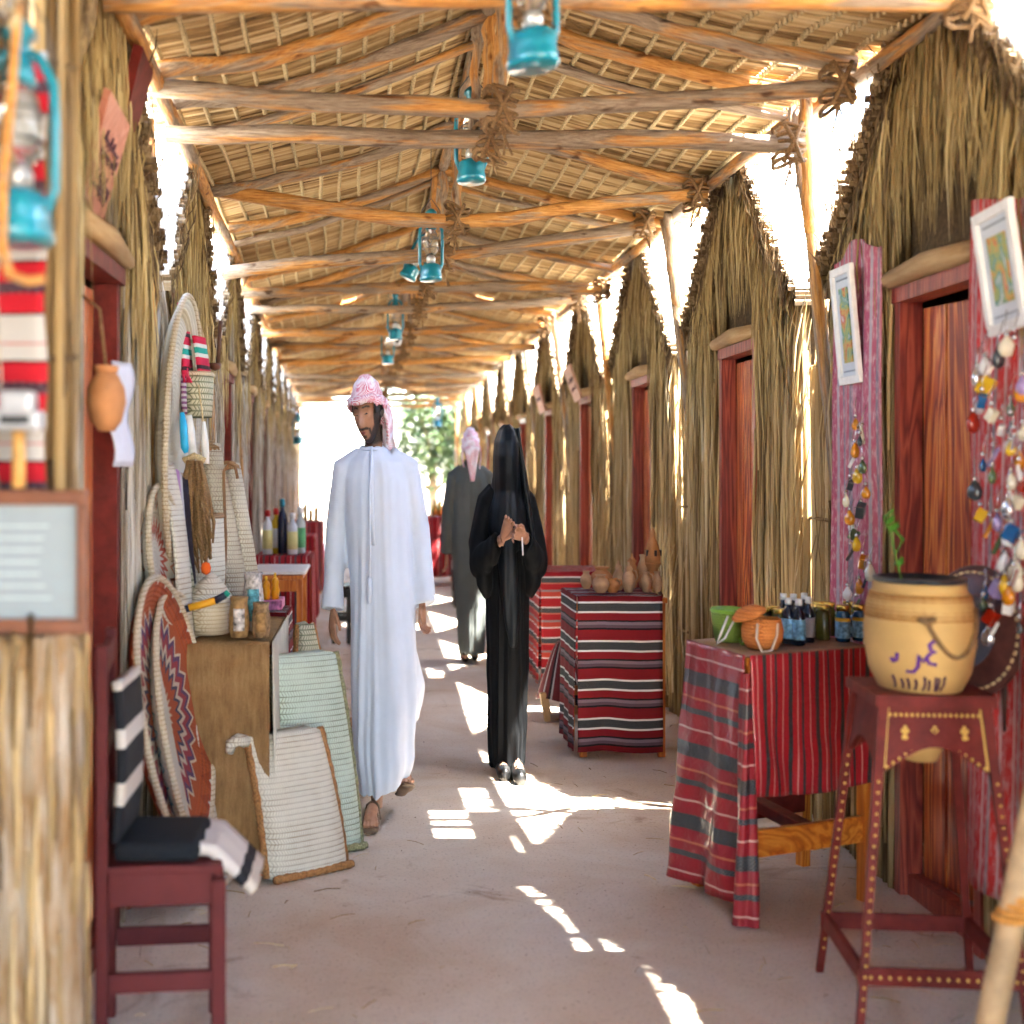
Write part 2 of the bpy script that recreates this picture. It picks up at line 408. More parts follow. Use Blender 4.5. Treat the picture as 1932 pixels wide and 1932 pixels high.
    b.tube([P(-DOORW-.09, DOORH+.075, -.015), P(0, DOORH+.085, -.025), P(DOORW+.09, DOORH+.075, -.015)], [.03, .036, .03], 9, .55, wob=.08)
    b.build('lintel', M['log'], root, True)
    if door != 'none':
        dr = bpy.data.objects.new('door', None); col.objects.link(dr); dr.parent = root
        ang = {'closed': 0, 'ajar': R(9)*s}[door]
        dr.location = P(DOORW-.03, 0, .075); dr.rotation_euler = (0, 0, ang)
        npl = 4; pw = (2*DOORW-.05)/npl
        for i in range(npl):
            q = MB(); q.rbox((0, -(i+.5)*pw, DOORH/2+.02), (.028+U(0, .004), pw-.008, DOORH-.09), .006); q.build('plank', M['red_plank'], dr)
        for z in (.45, 1.55):
            q = MB(); q.box((s*.03, -DOORW+.03, z), (.025, 2*DOORW-.1, .1)); q.build('ledge', M['red_frame'], dr)
        if near:
            q = MB(); q.box((-s*.02, -2*DOORW+.14, 1.02), (.008, .035, .13)); q.tube([(-s*.03, -2*DOORW+.14, 1.06), (-s*.055, -2*DOORW+.13, 1.05), (-s*.055, -2*DOORW+.13, .93), (-s*.03, -2*DOORW+.14, .92)], .009, 8)
            q.box((-s*.035, -2*DOORW+.13, .86), (.025, .05, .06))
            q.build('door_handle', plain('door_iron', (.16,.16,.17), .3, .5, .9), dr, True)
    return root
_nth = ['first', 'second', 'third', 'fourth', 'fifth', 'sixth', 'seventh', 'eighth', 'ninth', 'tenth', 'eleventh', 'twelfth']
RY = [4.58+2.48*i for i in range(10)]; LY = [4.1+2.5*i for i in range(10)]
for i, y in enumerate(RY):
    hut('R', y, ('nearest palm hut of the right row, red plank door ajar beside red striped cloths', 'right-row palm hut with closed red door just behind the table of jars',
        'right-row palm hut behind the table of clay pots, third from the front')[i] if i < 3 else '%s palm hut from the front in the right-hand row' % _nth[i],
        i < 3, False, 'ajar' if i == 0 else 'closed', 'palm huts of the right row')
for i, y in enumerate(LY):
    hut('L', y, ('nearest palm hut of the left row, with red name boards under its gable', 'left-row palm hut behind the big round woven trays')[i] if i < 2 else '%s palm hut from the front in the left-hand row' % _nth[i],
        i < 2, True, 'closed', 'palm huts of the left row')

hut('R', 2.1, 'palm hut beside the photographer, right row, mostly out of view', False, False, 'closed', 'palm huts of the right row')
hut('L', 1.6, 'palm hut beside the photographer, left row, mostly out of view', False, True, 'closed', 'palm huts of the left row')
hut('R', -.38, 'palm hut behind the photographer in the right row', False, False, 'closed', 'palm huts of the right row')
hut('L', -.9, 'palm hut behind the photographer in the left row', False, True, 'closed', 'palm huts of the left row')
# screens of stalks between the huts
def screen(side, y0, y1, label, n, near, grp):
    s = 1 if side == 'R' else -1; XW = XR if s > 0 else XL; yc = (y0+y1)/2
    root = thing('stalk_screen', label, 'screen', (XW(yc), yc, 0), 0, grp); b = MB()
    ms = M['stalk'] if s > 0 else M['stalk_grey']
    P = lambda y, z, off: (XW(yc+y)-XW(yc)+s*off, y, z)
    h2 = (y1-y0)/2
    for i in range(n):
        y = -h2+2*h2*(i+U(.1, .9))/n; h = U(1.75, 2.2)
        if near and i % 2 == 0:
            link('palm_stalk', random.choice(SV if s > 0 else SVG), root, P(y, 0, U(0, .06)), (U(-.03, .03), U(-.02, .02), U(0, 6)), (1, 1, h/2)); continue
        b.tube([P(y, 0, U(0, .06)), P(y+U(-.02, .02), h*.5, U(0, .05)), P(y+U(-.05, .05), h, U(-.02, .06))], [.017, .015, .009], 5, U(0, 1))
    for i in range(n*2):
        y = U(-h2, h2); z = U(.3, 2.0); blade(b, P(y, z+U(.1, .4), -.02), P(y+U(-.12, .12), z-U(.1, .5), U(-.08, -.01)), U(.004, .008), U(.2, 1), s, .02)
    for z in (.5, 1.2, 1.8): b.tube([P(-h2-.05, z, .02), P(0, z+U(-.02, .02), -.01), P(h2+.05, z, .02)], .007, 4, .3)
    stuff(b.build('screen_stalks', ms, root, True)); return root
for i in range(10):
    for side, Y in (('R', RY), ('L', LY)):
        a = Y[i]+HW-.02; bb = a+(Y[1]-Y[0])-2*HW+.04
        screen(side, a, bb, 'stalk screen filling the gap behind the %s %s-row hut' % (_nth[i], 'right' if side == 'R' else 'left'), 20 if i < 3 else 13, i < 2, 'stalk screens between huts')
screen('L', 2.62, LY[0]-HW+.03, 'grey stalk screen at the very front of the left row', 30, True, 'stalk screens between huts')
screen('R', 3.1, RY[0]-HW+.03, 'stalk screen just in front of the nearest full right hut', 22, True, 'stalk screens between huts')

# ------------------------------------------------------------------ the roof over the lane
def XE(s, y): return (XL(y)+.03) if s < 0 else (1.64 if y < 2.5 else 1.9-.23*max(0, min(1, (y-4.0)/.8)))          # eave, widened at the near right to block the sun band
RIDGE_Z = 3.1
def ridge_x(y): return .43-.012*(y-5)
def eave_z(s): return 2.73 if s < 0 else 2.8
def roof_pt(s, u, y, dz=0):
    x0, x1 = XE(s, y), ridge_x(y)
    z = eave_z(s)+(RIDGE_Z-eave_z(s))*u
    z += .03*noise.noise(Vector((u*2.2+s*7, y*.55, 1.3)))-.035*math.sin(u*math.pi)
    return Vector((x0+(x1-x0)*u, y, z+dz))
rf = thing('lane_roof', 'palm mat roof on crooked poles covering the whole lane', 'roof', (0, 0, 0))
Y0, Y1 = -4.6, 28.4
b = MB(); y = Y0
while y < Y1:
    for s in (-1, 1):
        t = U(0, 1); st = .026 if y < 12 else .05
        nseg = 5; j = [U(-.007, .007) for _ in range(nseg+1)]
        u0 = (-U(.02, .12) if y > 5 else -U(0, .04)) if s > 0 else -U(.0, .05)
        pts = [roof_pt(s, u0+(1.0-u0)*k/nseg, y+j[k]) for k in range(nseg+1)]
        b.tube(pts, [U(.0075, .0115)*(1 if y < 12 else 1.7) for _ in pts], 4, t)
    y += U(.024, .036) if y < 12 else U(.045, .06)
stuff(b.build('rib_mat', M['rib'], rf, True))
b = MB()                                                        # rope rows that tie the ribs
for s in (-1, 1):
    for k in range(12):
        u = (k+.5)/12; y = Y0
        while y < 13:
            p = roof_pt(s, u+.006*math.sin(y*3+k), y, -.012)
            b.tube([p+Vector((-.006, -.018, .004)), p+Vector((0, 0, -.008)), p+Vector((.006, .018, .004))], [.004, .0075, .004], 5, U(.2, .9))
            y += .034
        y = 13
        while y < Y1:
            p = roof_pt(s, u, y, -.02); q = roof_pt(s, u, y+.3, -.02); b.tube([p, (p+q)/2-Vector((0, 0, .006)), q], .007, 4, .6); y += .3
stuff(b.build('rope_ties', M['rope'], rf, True))
b = MB()                                                        # matting laid over the ribs, cells left out near the right eave to let sun patches in
for s in (-1, 1):
    ny = 150; nu = 9
    for j in range(ny):
        ya, yb = Y0+(Y1-Y0)*j/ny, Y0+(Y1-Y0)*(j+1)/ny
        for i in range(nu):
            if s > 0 and i <= 1:
                hole = noise.noise(Vector((ya*1.15, i*1.7, 4.2)))
                if hole > (.3 if i == 0 else .5): continue
            elif ya > 9.5 and random.random() < .015: continue
            a = [roof_pt(s, i/nu, ya, .022), roof_pt(s, (i+1)/nu, ya, .022), roof_pt(s, (i+1)/nu, yb, .022), roof_pt(s, i/nu, yb, .022)]
            c = [p+Vector((0, 0, .02)) for p in a]
            b.add([tuple(p) for p in a+c], [(0,1,2,3), (7,6,5,4)])
b.build('roof_matting', plain('old_roof_matting', (.055,.032,.014), .9, var=.4, scale=40), rf)
TIES = [-3.6, -1.2, 1.3, 3.85, 4.9, 5.32, 7.0, 8.1, 9.9, 11.0, 12.8, 14.4, 16.4, 18.6, 20.9, 23.2, 25.6, 27.6]
# height at left end, middle, right end
TZ = {4.9: (2.66, 2.59, 2.66), 5.32: (2.6, 2.58, 2.56), 7.0: (2.73, 2.575, 2.7), 8.1: (2.47, 2.57, 2.74), 3.85: (2.62, 2.62, 2.62)}
def pole(pts, r0, r1, name='pole', n=9):
    b = MB(); N = len(pts); q = []; 
    P0 = Vector(pts[0]); ax = (Vector(pts[-1])-P0); L = ax.length; rot = ax.to_track_quat('X', 'Z')
    inv = rot.inverted()
    loc = [inv @ (Vector(p)-P0) for p in pts]
    fine = []
    m = 10
    for i in range(m+1):                                        # smooth through the given points
        t = i/m*(N-1); k = min(int(t), N-2); f = t-k
        p0, p1, p2, p3 = loc[max(k-1, 0)], loc[k], loc[k+1], loc[min(k+2, N-1)]
        p = .5*((2*p1)+(-p0+p2)*f+(2*p0-5*p1+4*p2-p3)*f*f+(-p0+3*p1-3*p2+p3)*f**3)
        if 0 < i < m: p = p+Vector((0, U(-.008, .008), U(-.008, .008)))
        fine.append(p)
    rr = [(r0+(r1-r0)*i/m)*U(.93, 1.07) for i in range(m+1)]
    b.tube(fine, rr, n, wob=.05)
    o = b.build(name, M['pole'], rf, True, P0); o.rotation_mode = 'QUATERNION'; o.rotation_quaternion = rot; return o
def lashing(c, r, name='rope_lashing', turns=6, spread=.12):
    b = MB()
    for k in range(turns):
        z = -spread/2+spread*k/(turns-1); tl = U(-.5, .5)
        pts = [Vector((math.cos(t)*r*1.05, math.sin(t)*r*1.05, z+tl*.05*math.cos(t)+.01*math.sin(2*t))) for t in [i*math.pi/5 for i in range(11)]]
        b.tube(pts, .008, 5, cap=False)
    for e in (-1, 1): b.tube([(r*.6*e, -r*.9, -spread*.6), (0, -r*1.25, 0), (-r*.6*e, -r*.9, spread*.6)], .009, 5)
    for k in range(3): b.tube([(U(-.02, .02), -r, -spread*.5), (U(-.04, .04), -r, -spread*.5-U(.04, .12))], .004, 4)
    return b.build(name, M['rope_brown'], rf, True, c)
for i, y in enumerate(TIES):
    zl, zm, zr = TZ.get(y, (2.62+U(-.05, .04), 2.6+U(-.04, .03), 2.62+U(-.04, .05)))
    xl, xr, xm = XE(-1, y)+.02, 1.56+U(-.04, .04), ridge_x(y)
    pole([(xl, y, zl), ((xl*.55+xm*.45), y+U(-.04, .04), zl*.4+zm*.6), (xm, y+U(-.03, .03), zm), ((xr*.5+xm*.5), y+U(-.04, .04), zm*.55+zr*.45), (xr, y, zr)],
         U(.032, .04), U(.03, .038), 'tie_beam')
    for s in (-1, 1):
        a = roof_pt(s, .04, y+.07*s, -.05); c = roof_pt(s, 1.0, y+.05, -.045)
        pole([a, roof_pt(s, .35, y+.06, -.05), roof_pt(s, .7, y+.06, -.05), c], U(.028, .034), U(.024, .03), 'rafter')
        if i % 2 == 1 and i < 11: pole([roof_pt(s, .0, y+.45, -.045), roof_pt(s, .5, y+.45, -.045), roof_pt(s, 1.02, y+.42, -.05)], .022, .018, 'rafter')
    pole([(xm, y+.05, zm-.04), (xm+.006, y+.05, (zm+RIDGE_Z)/2), (xm, y+.05, RIDGE_Z-.05)], .026, .023, 'king_post')
    if i % 2 == 1: pole([(xm-.05, y+.07, zm-.03), (xm-.045, y+.08, (zm+RIDGE_Z)/2), (xm-.04, y+.07, RIDGE_Z-.05)], .018, .016, 'king_post')
    lashing((xm, y+.02, zm), .055)
    if i < 11: lashing((xr-.05, y, zr), .055, turns=5)
for s, zo in ((-1, -.06), (1, -.06)):
    for a, bb in ((-4.6, 3.2), (2.6, 9.0), (8.6, 15.5), (15, 22), (21.5, 28.4)):
        pole([roof_pt(s, .03, a, zo), roof_pt(s, .03, (a+bb)/2, zo-.01), roof_pt(s, .03, bb, zo)], .03, .026, 'eave_pole')
for a, bb in ((-4.6, 3.2), (2.6, 9.0), (8.6, 15.5), (15, 22), (21.5, 28.4)):
    pole([(ridge_x(a), a, RIDGE_Z-.03), (ridge_x((a+bb)/2), (a+bb)/2, RIDGE_Z-.04), (ridge_x(bb), bb, RIDGE_Z-.03)], .03, .026, 'ridge_pole')
for i in range(9):                                              # posts rise in the gaps between the huts
    y = RY[i]+1.24
    pole([(1.86, y-.15, 0), (1.78, y-.17, 1.3), (1.6, y-.2, 2.77)], .03, .024, 'post')
    if i in (0, 1, 3): pole([(1.7, y-.12, 2.2), (1.63, y-.28, 2.42), (1.57, y-.45, 2.76)], .026, .022, 'brace')
    y = LY[i]+1.25; pole([(XL(y)+.02, y, 0), (XL(y), y, 1.3), (XL(y)-.02, y, 2.66)], .028, .024, 'post')
for x in (-1.36, 1.62): pole([(x, 28.0, 0), (x, 28.0, 1.3), (x, 28.0, 2.65)], .035, .03, 'post')

# ------------------------------------------------------------------ people
def skin_mat():
    k = NM('skin', .5, .4); f = k.noise(k.coord('Object'), 30, 4)
    c = k.ramp(f, [(.3, (.3,.145,.085)), (.7, (.39,.2,.12))]); h = k.noise(k.coord('Object'), 420, 2)
    m = k.math('MINIMUM', k.math('MULTIPLY', k.attr('beard'), k.math('ADD', h, .55)), 1.0)
    k.base(k.mix(m, c, (.014,.01,.009))); return k.m
M['skin'] = skin_mat()
M['skin_f'] = plain('skin_light', (.34,.17,.11), .5, .4, var=.1, scale=30)
M['hair'] = plain('black_hair', (.012,.009,.008), .55, .4, var=.3, scale=200, bump=.4)
M['lip'] = plain('lip', (.26,.085,.07), .45, .4, var=.1)
M['white_robe'] = plain('sky_tinted_cotton', (.56,.62,.73), .85, .2, var=.03, scale=8, sheen=.1)  # blue cast of sky light mixed into the white
M['grey_robe'] = plain('grey_green_cotton', (.085,.093,.087), .85, .2, var=.08, scale=8)
M['black_cloth'] = plain('black_crepe', (.0025,.0032,.0042), .8, .18, var=.2, scale=20)
M['black_silk'] = plain('black_satin', (.002,.0045,.007), .55, .28, var=.2, scale=20)
M['sandal'] = plain('tan_leather', (.17,.11,.07), .6, .3, var=.15)
M['shoe'] = plain('black_leather', (.012,.012,.012), .35, .5)
def scarf_mat(name, red):
    k = NM(name, .85, .2)
    v = k.coord('Object')
    ch = k.n('TexChecker'); ch.inputs['Scale'].default_value = 230; k.l(v, ch.inputs['Vector'])
    f = k.noise(v, 14, 3, .5, .6)
    band = k.ramp(f, [(.46, (1, 1, 1)), (.62, (.2, .2, .2))])
    c = k.mix(ch.outputs['Fac'], (.8,.78,.8), red); c = k.mix(band, (.8,.78,.81), c); k.base(c); return k.m
M['scarf'] = scarf_mat('red_check_cotton', (.55,.03,.09)); M['scarf2'] = scarf_mat('pale_red_check_cotton', (.6,.1,.17))

def remeshed(b, name, mat, voxel, smooth=4, post=None, parent=None, sx=SX, loc=None, rz=0, mask=None):
    o = b.build('tmp', mat)
    md = o.modifiers.new('r', 'REMESH'); md.mode = 'VOXEL'; md.voxel_size = voxel
    if smooth:
        sm = o.modifiers.new('s', 'SMOOTH'); sm.iterations = smooth; sm.factor = .5
    dg = bpy.context.evaluated_depsgraph_get(); dg.update()
    me = bpy.data.meshes.new_from_object(o.evaluated_get(dg)); me.name = name
    bpy.data.objects.remove(o)
    if post:
        nr = [v.normal.copy() for v in me.vertices]
        for v, n in zip(me.vertices, nr): v.co = post(v.co, n)
    if mask:
        at_ = me.attributes.new('beard', 'FLOAT', 'POINT'); at_.data.foreach_set('value', [mask(v.co) for v in me.vertices])
    Rz = Matrix.Rotation(rz, 3, 'Z')
    for v in me.vertices:
        c = Rz @ v.co; v.co = (c.x*sx, c.y, c.z)
    me.polygons.foreach_set('use_smooth', [True]*len(me.polygons)); me.materials.clear(); me.materials.append(mat)
    me.update()
    ob = bpy.data.objects.new(name, me); col.objects.link(ob); ob.parent = parent
    if loc is not None: ob.location = loc
    return ob
def G(x, z, cx, cz, sx, sz): return math.exp(-((x-cx)/sx)**2-((z-cz)/sz)**2)
def head_pt(th, ph, off=0.0):
    """th round the head from the face (0), ph from the crown (0) to the neck (pi)"""
    st = math.sin(ph)
    x, y, z = math.sin(th)*st, -math.cos(th)*st, math.cos(ph)
    X = x*.077; Y = y*(.098 if y < 0 else .102); Z = z*.122
    if z < 0:
        k = (-z)**1.4; X *= 1-.34*k; Y = Y*(1-.12*k)-.012*k if y < 0 else Y*(1-.45*k)
    if y < 0:
        fr = max(0, -y)**.5
        d = .030*G(X, Z, 0, -.030, .011, .019)+.018*G(X, Z, 0, -.008, .008, .024)+.007*G(X, Z, 0, .03, .05, .012)
        d += .009*G(X, Z, 0, -.068, .02, .009)+.006*G(X, Z, 0, -.052, .022, .008)+.01*G(X, Z, 0, -.104, .022, .014)
        d += .005*(G(X, Z, .045, -.022, .018, .022)+G(X, Z, -.045, -.022, .018, .022))
        d -= .012*(G(X, Z, .031, .008, .016, .011)+G(X, Z, -.031, .008, .016, .011))
        Y -= d*fr
    p = Vector((X, Y, Z)); n = Vector((x/.077, y/.1, z/.122)).normalized()
    return p+n*off
def head_mesh(b, T, nth=48, nph=40):
    vs = []; fs = []
    for j in range(nph+1):
        for i in range(nth): vs.append(tuple(T @ head_pt(2*math.pi*i/nth, .02+(math.pi-.04)*j/nph)))
    for j in range(nph):
        for i in range(nth): fs.append((j*nth+i, j*nth+(i+1) % nth, (j+1)*nth+(i+1) % nth, (j+1)*nth+i))
    fs.append(tuple(range(nth-1, -1, -1))); fs.append(tuple(nph*nth+i for i in range(nth)))
    b.add(vs, [tuple(reversed(f)) for f in fs])
    for s in (-1, 1):
        q = [T @ Vector((s*.074, .012, .02)), T @ Vector((s*.084, .018, .005)), T @ Vector((s*.083, .014, -.018)), T @ Vector((s*.074, .006, -.034))]
        b.tube(q, [.008, .013, .012, .007], 8, flat=.6)
def head_patch(T, t0, t1, p0, p1, off, nt=24, npn=14, th=.006, fn=None):
    b = MB()
    def f(u, v):
        t = t0+(t1-t0)*u; p = (p0(t) if callable(p0) else p0)*(1-v)+(p1(t) if callable(p1) else p1)*v
        e = off(t, p) if callable(off) else off
        return tuple(T @ head_pt(t, p, e))
    b.grid(f, nt, npn, thick=th); return b
def sq(b, p):                     # squeeze helper for parts that are not remeshed
    return p
def hand(b, w, fw, th, curl=.5, size=1.0, spread=1.0):
    """w wrist, fw along the fingers, th toward the thumb"""
    fw = Vector(fw).normalized(); th = Vector(th); th = (th-fw*th.dot(fw)).normalized(); nz = fw.cross(th)
    T = lambda x, y, z: Vector(w)+(fw*x+th*y+nz*z)*size
    b.tube([T(-.03, 0, 0), T(.0, 0, 0), T(.04, .002, 0), T(.085, .0, 0), T(.1, 0, 0)], [.027*size, .027*size, .038*size, .043*size, .036*size], 10, flat=.42, ref=tuple(th))
    for yo, L, c in ((.033, .072, 1), (.011, .08, 1.05), (-.011, .074, 1.1), (-.032, .058, 1.2)):
        a = 0; x, z = .09, 0; pts = [T(x, yo, z)]
        for k, fr in enumerate((.42, .32, .26)):
            a += curl*c*(.7 if k == 0 else .8); x += math.cos(a)*L*fr; z -= math.sin(a)*L*fr; pts.append(T(x, yo*spread*(1+.12*k), z))
        b.tube(pts, [.0095*size, .009*size, .0085*size, .0065*size], 8)
    b.tube([T(.02, .022, 0), T(.045, .045, -.008), T(.072, .052, -.02), T(.095, .046, -.03)], [.015*size, .0125*size, .011*size, .008*size], 8)
def foot(b, heel, yaw, pitch=0, L=.25):
    Rm = Matrix.Rotation(yaw, 3, 'Z') @ Matrix.Rotation(pitch, 3, 'X')
    T = lambda x, y, z: Vector(heel)+Rm @ Vector((x, y, z))
    b.tube([T(0, .03, .035), T(0, 0, .04), T(0, -.06, .045), T(0, -.13, .034), T(0, -.18, .024), T(0, -.2, .018)], [.02, .034, .036, .042, .044, .03], 10, flat=.75, ref=(1, 0, 0))
    for i, (x, l) in enumerate(((-.03, .05), (-.012, .052), (.006, .048), (.022, .042), (.036, .034))):
        b.tube([T(x, -.175, .02), T(x*1.08, -.175-l*.6, .019), T(x*1.1, -.175-l, .013)], [.012, .011, .008], 8)
    return T
def loft(b, rings, n=40):
    """rings of (z, cx, cy, rx, ry)"""
    vs = []; fs = []
    for (z, cx, cy, rx, ry) in rings:
        for k in range(n):
            t = 2*math.pi*k/n; vs.append((cx+rx*math.cos(t), cy+ry*math.sin(t), z))
    for j in range(len(rings)-1):
        for k in range(n): fs.append((j*n+k, j*n+(k+1) % n, (j+1)*n+(k+1) % n, (j+1)*n+k))
    fs.append(tuple(range(n-1, -1, -1))); o = (len(rings)-1)*n; fs.append(tuple(o+k for k in range(n)))
    b.add(vs, fs)
def folds(amp, seed, n1=3.2, z0=.1, z1=1.4, lo=.35):
    def post(c, n):
        th = math.atan2(c.y, c.x); t = max(0, min(1, (z1-c.z)/(z1-z0)))
        a = amp*(lo+(1-lo)*t)
        k = noise.noise(Vector((math.cos(th)*n1, math.sin(th)*n1, c.z*.55+seed)))+.55*noise.noise(Vector((math.cos(th)*n1*2.3, math.sin(th)*n1*2.3, c.z*.8+seed*2)))
        k2 = .4*noise.noise(Vector((c.x*5, c.y*5, c.z*9+seed)))
        return c+n*a*(k*1.5+k2*.7)
    return post
def body_core(b, neck, sh, pelvis, hands_, feet_, elbows):
    """torso and limbs as overlapping tapered tubes, fused into one skin afterwards"""
    neck, pelvis = Vector(neck), Vector(pelvis)
    b.tube([pelvis+Vector((0, 0, -.05)), pelvis+Vector((0, 0, .12)), (pelvis+neck)/2+Vector((0, 0, .05)), neck-Vector((0, 0, .1)), neck-Vector((0, 0, .03)), neck+Vector((0, 0, .03)), neck+Vector((0, -.02, .13))],
           [.13, .13, .135, .13, .07, .055, .055], 16, flat=.72, ref=(1, 0, 0))
    for s, e, h in zip(sh, elbows, hands_):
        s, e, h = Vector(s), Vector(e), Vector(h)
        b.tube([neck-Vector((0, 0, .1)), s, (s+e)/2, e, (e*.6+h*.4), h], [.06, .055, .048, .04, .036, .025], 10)
    for sgn, f in zip((-1, 1), feet_):
        f = Vector(f); hip = pelvis+Vector((sgn*.08, 0, 0)); kn = (hip+f)/2+Vector((0, -.04, .02))
        b.tube([hip, (hip+kn)/2, kn, (kn*.55+f*.45), f+Vector((0, 0, .07)), f+Vector((0, 0, .03))], [.085, .075, .055, .052, .036, .034], 10)
def squash(o):                      # slim the parts that carry natural widths
    for v in o.data.vertices: v.co.x *= SX
    return o

# --- the young man in white
base = (.01, 6.0, 0)
Th = Matrix.Translation((-.035, -.03, 1.635)) @ Matrix.Rotation(R(-24), 4, 'Z') @ Matrix.Rotation(R(13), 4, 'X') @ Matrix.Rotation(R(-5), 4, 'Y') @ Matrix.Scale(1.06, 4)
b = MB(); head_mesh(b, Th)
rw, lw = (-.245, -.03, .845), (.3, .02, .87)
body_core(b, (0, .02, 1.45), ((-.15, .03, 1.375), (.17, .03, 1.375)), (.03, .02, .95), (rw, lw), ((.02, -.08, .02), (.165, .08, .06)), ((-.235, .06, 1.13), (.275, .08, 1.13)))
hand(b, rw, (-.03, -.12, -1), (.5, -1, 0), .45, .98); hand(b, lw, (-.06, -.05, -1), (-.6, -1, 0), .7, .98)
FT = [foot(b, (.0, -.1, .018), R(-6)), foot(b, (.165, .08, .075), R(10), R(-20))]
_inv = Th.inverted()
def sst(a, c, x): t = max(0, min(1, (x-a)/(c-a))); return t*t*(3-2*t)
def face_hair(co):
    p = _inv @ co; x, y, z = abs(p.x), p.y, p.z
    if z < -.16 or y > .06: return 0.0
    edge = -.099+.05*sst(.012, .062, x)+.07*sst(.052, .068, x)
    jaw = sst(.008, -.004, z-edge)*sst(.05, .03, y)*sst(-.15, -.12, z)
    mo = sst(.008, .003, abs(z+.0525+.25*max(0, x-.018)))*sst(.036, .026, x)*(1 if y < -.06 else 0)
    side = sst(.024, .032, x)*sst(.042, .034, x)*sst(-.05, -.056, z)*(1 if y < -.05 else 0)*.9
    goat = sst(.014, .008, x)*sst(.009, .004, abs(z+.087))*(1 if y < -.06 else 0)*.8
    br = sst(.0055, .002, abs(z-.0275-.1*x+3.2*max(0, x-.034)**1.2*.3))*sst(.009, .016, x)*sst(.056, .044, x)*(1 if y < -.04 else 0)
    return max(jaw*.95, mo, side, goat, br)
man = remeshed(b, 'person', M['skin'], .004, 2, loc=base, mask=face_hair)
tag(man, 'young man in a long white robe and red checked headscarf, walking toward the camera', 'person')
b = MB()
loft(b, [(.10, .05, -.02, .14, .17), (.15, .055, -.01, .165, .2), (.2, .06, -.005, .18, .21), (.45, .065, .0, .205, .2), (.8, .06, .02, .205, .17), (1.05, .04, .02, .195, .15), (1.25, .02, .02, .205, .145), (1.36, .014, .02, .21, .135), (1.43, .01, .02, .175, .115), (1.465, .0, .02, .11, .09), (1.49, -.005, .015, .075, .078)])
b.tube([(.1, .02, 1.42), (.2, .03, 1.39), (.27, .06, 1.15), (.295, .04, .95), (.305, .02, .85)], [.075, .085, .075, .078, .085], 16, flat=.85)
b.tube([(-.08, .02, 1.42), (-.17, .03, 1.39), (-.23, .05, 1.15), (-.242, .01, .95), (-.247, -.025, .83)], [.075, .085, .07, .068, .074], 16, flat=.85)
b.tube([(.14, .1, .75), (.2, .16, .5), (.2, .2, .33), (.15, .2, .27)], [.08, .12, .1, .05], 16)   # cloth swung back by the trailing leg
_ff = folds(.021, 3.1, 2.2, lo=.22)
def stride(c, n):
    p = _ff(c, n); k_ = max(0, 1-p.z/.5); lift = max(0, p.x-.0)*.42*k_+max(0, p.y)*.1*k_
    return Vector((p.x+.01*k_*math.sin(p.z*14), p.y, p.z+lift))
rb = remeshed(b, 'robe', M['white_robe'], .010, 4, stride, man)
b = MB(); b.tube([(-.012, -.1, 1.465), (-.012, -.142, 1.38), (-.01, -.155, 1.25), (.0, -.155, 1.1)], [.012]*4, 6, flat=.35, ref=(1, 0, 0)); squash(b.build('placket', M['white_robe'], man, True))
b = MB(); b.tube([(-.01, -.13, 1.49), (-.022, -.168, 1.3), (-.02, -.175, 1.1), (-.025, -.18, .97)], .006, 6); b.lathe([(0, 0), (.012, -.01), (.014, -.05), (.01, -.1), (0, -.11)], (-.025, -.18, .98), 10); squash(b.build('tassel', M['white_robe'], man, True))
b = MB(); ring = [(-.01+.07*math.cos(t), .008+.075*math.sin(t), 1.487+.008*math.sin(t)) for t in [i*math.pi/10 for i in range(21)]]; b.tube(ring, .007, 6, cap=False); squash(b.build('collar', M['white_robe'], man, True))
# scarf wound round the head, its tail behind
wrap = lambda t, p: .010+.0025*math.sin(p*15+t*1.2)+.004*noise.noise(Vector((t*2, p*6, 1)))
q = head_patch(Th, -math.pi, math.pi, .01, lambda t: 1.12+.62*(1-math.cos(t))*.5*1.05, wrap, 56, 26, .008); squash(q.build('headscarf', M['scarf'], man, True))
q = head_patch(Th, -math.pi, math.pi, lambda t: 1.0+.5*(1-math.cos(t))*.5, lambda t: 1.2+.62*(1-math.cos(t))*.5, lambda t, p: .02+.006*math.sin(p*40), 56, 8, .012); squash(q.build('headscarf_band', M['scarf'], man, True))
b = MB()
def tail(u, v):
    z = -.03-.2*v; return tuple(Th @ Vector((.035+.045*(u-.5)*2+.02*v, .1+.02*math.sin(u*9)+.035*v-.02*abs(u-.5), z)))
b.grid(tail, 10, 14, thick=.012); squash(b.build('headscarf_tail', M['scarf'], man, True))
b = MB()
def tail2(u, v):
    return tuple(Th @ Vector((.07+.012*math.sin(v*4)+.014*v, .02+.08*u+.02*v, .0-.15*v+.02*u)))
b.grid(tail2, 6, 12, thick=.014); squash(b.build('headscarf_fold', M['scarf'], man, True))
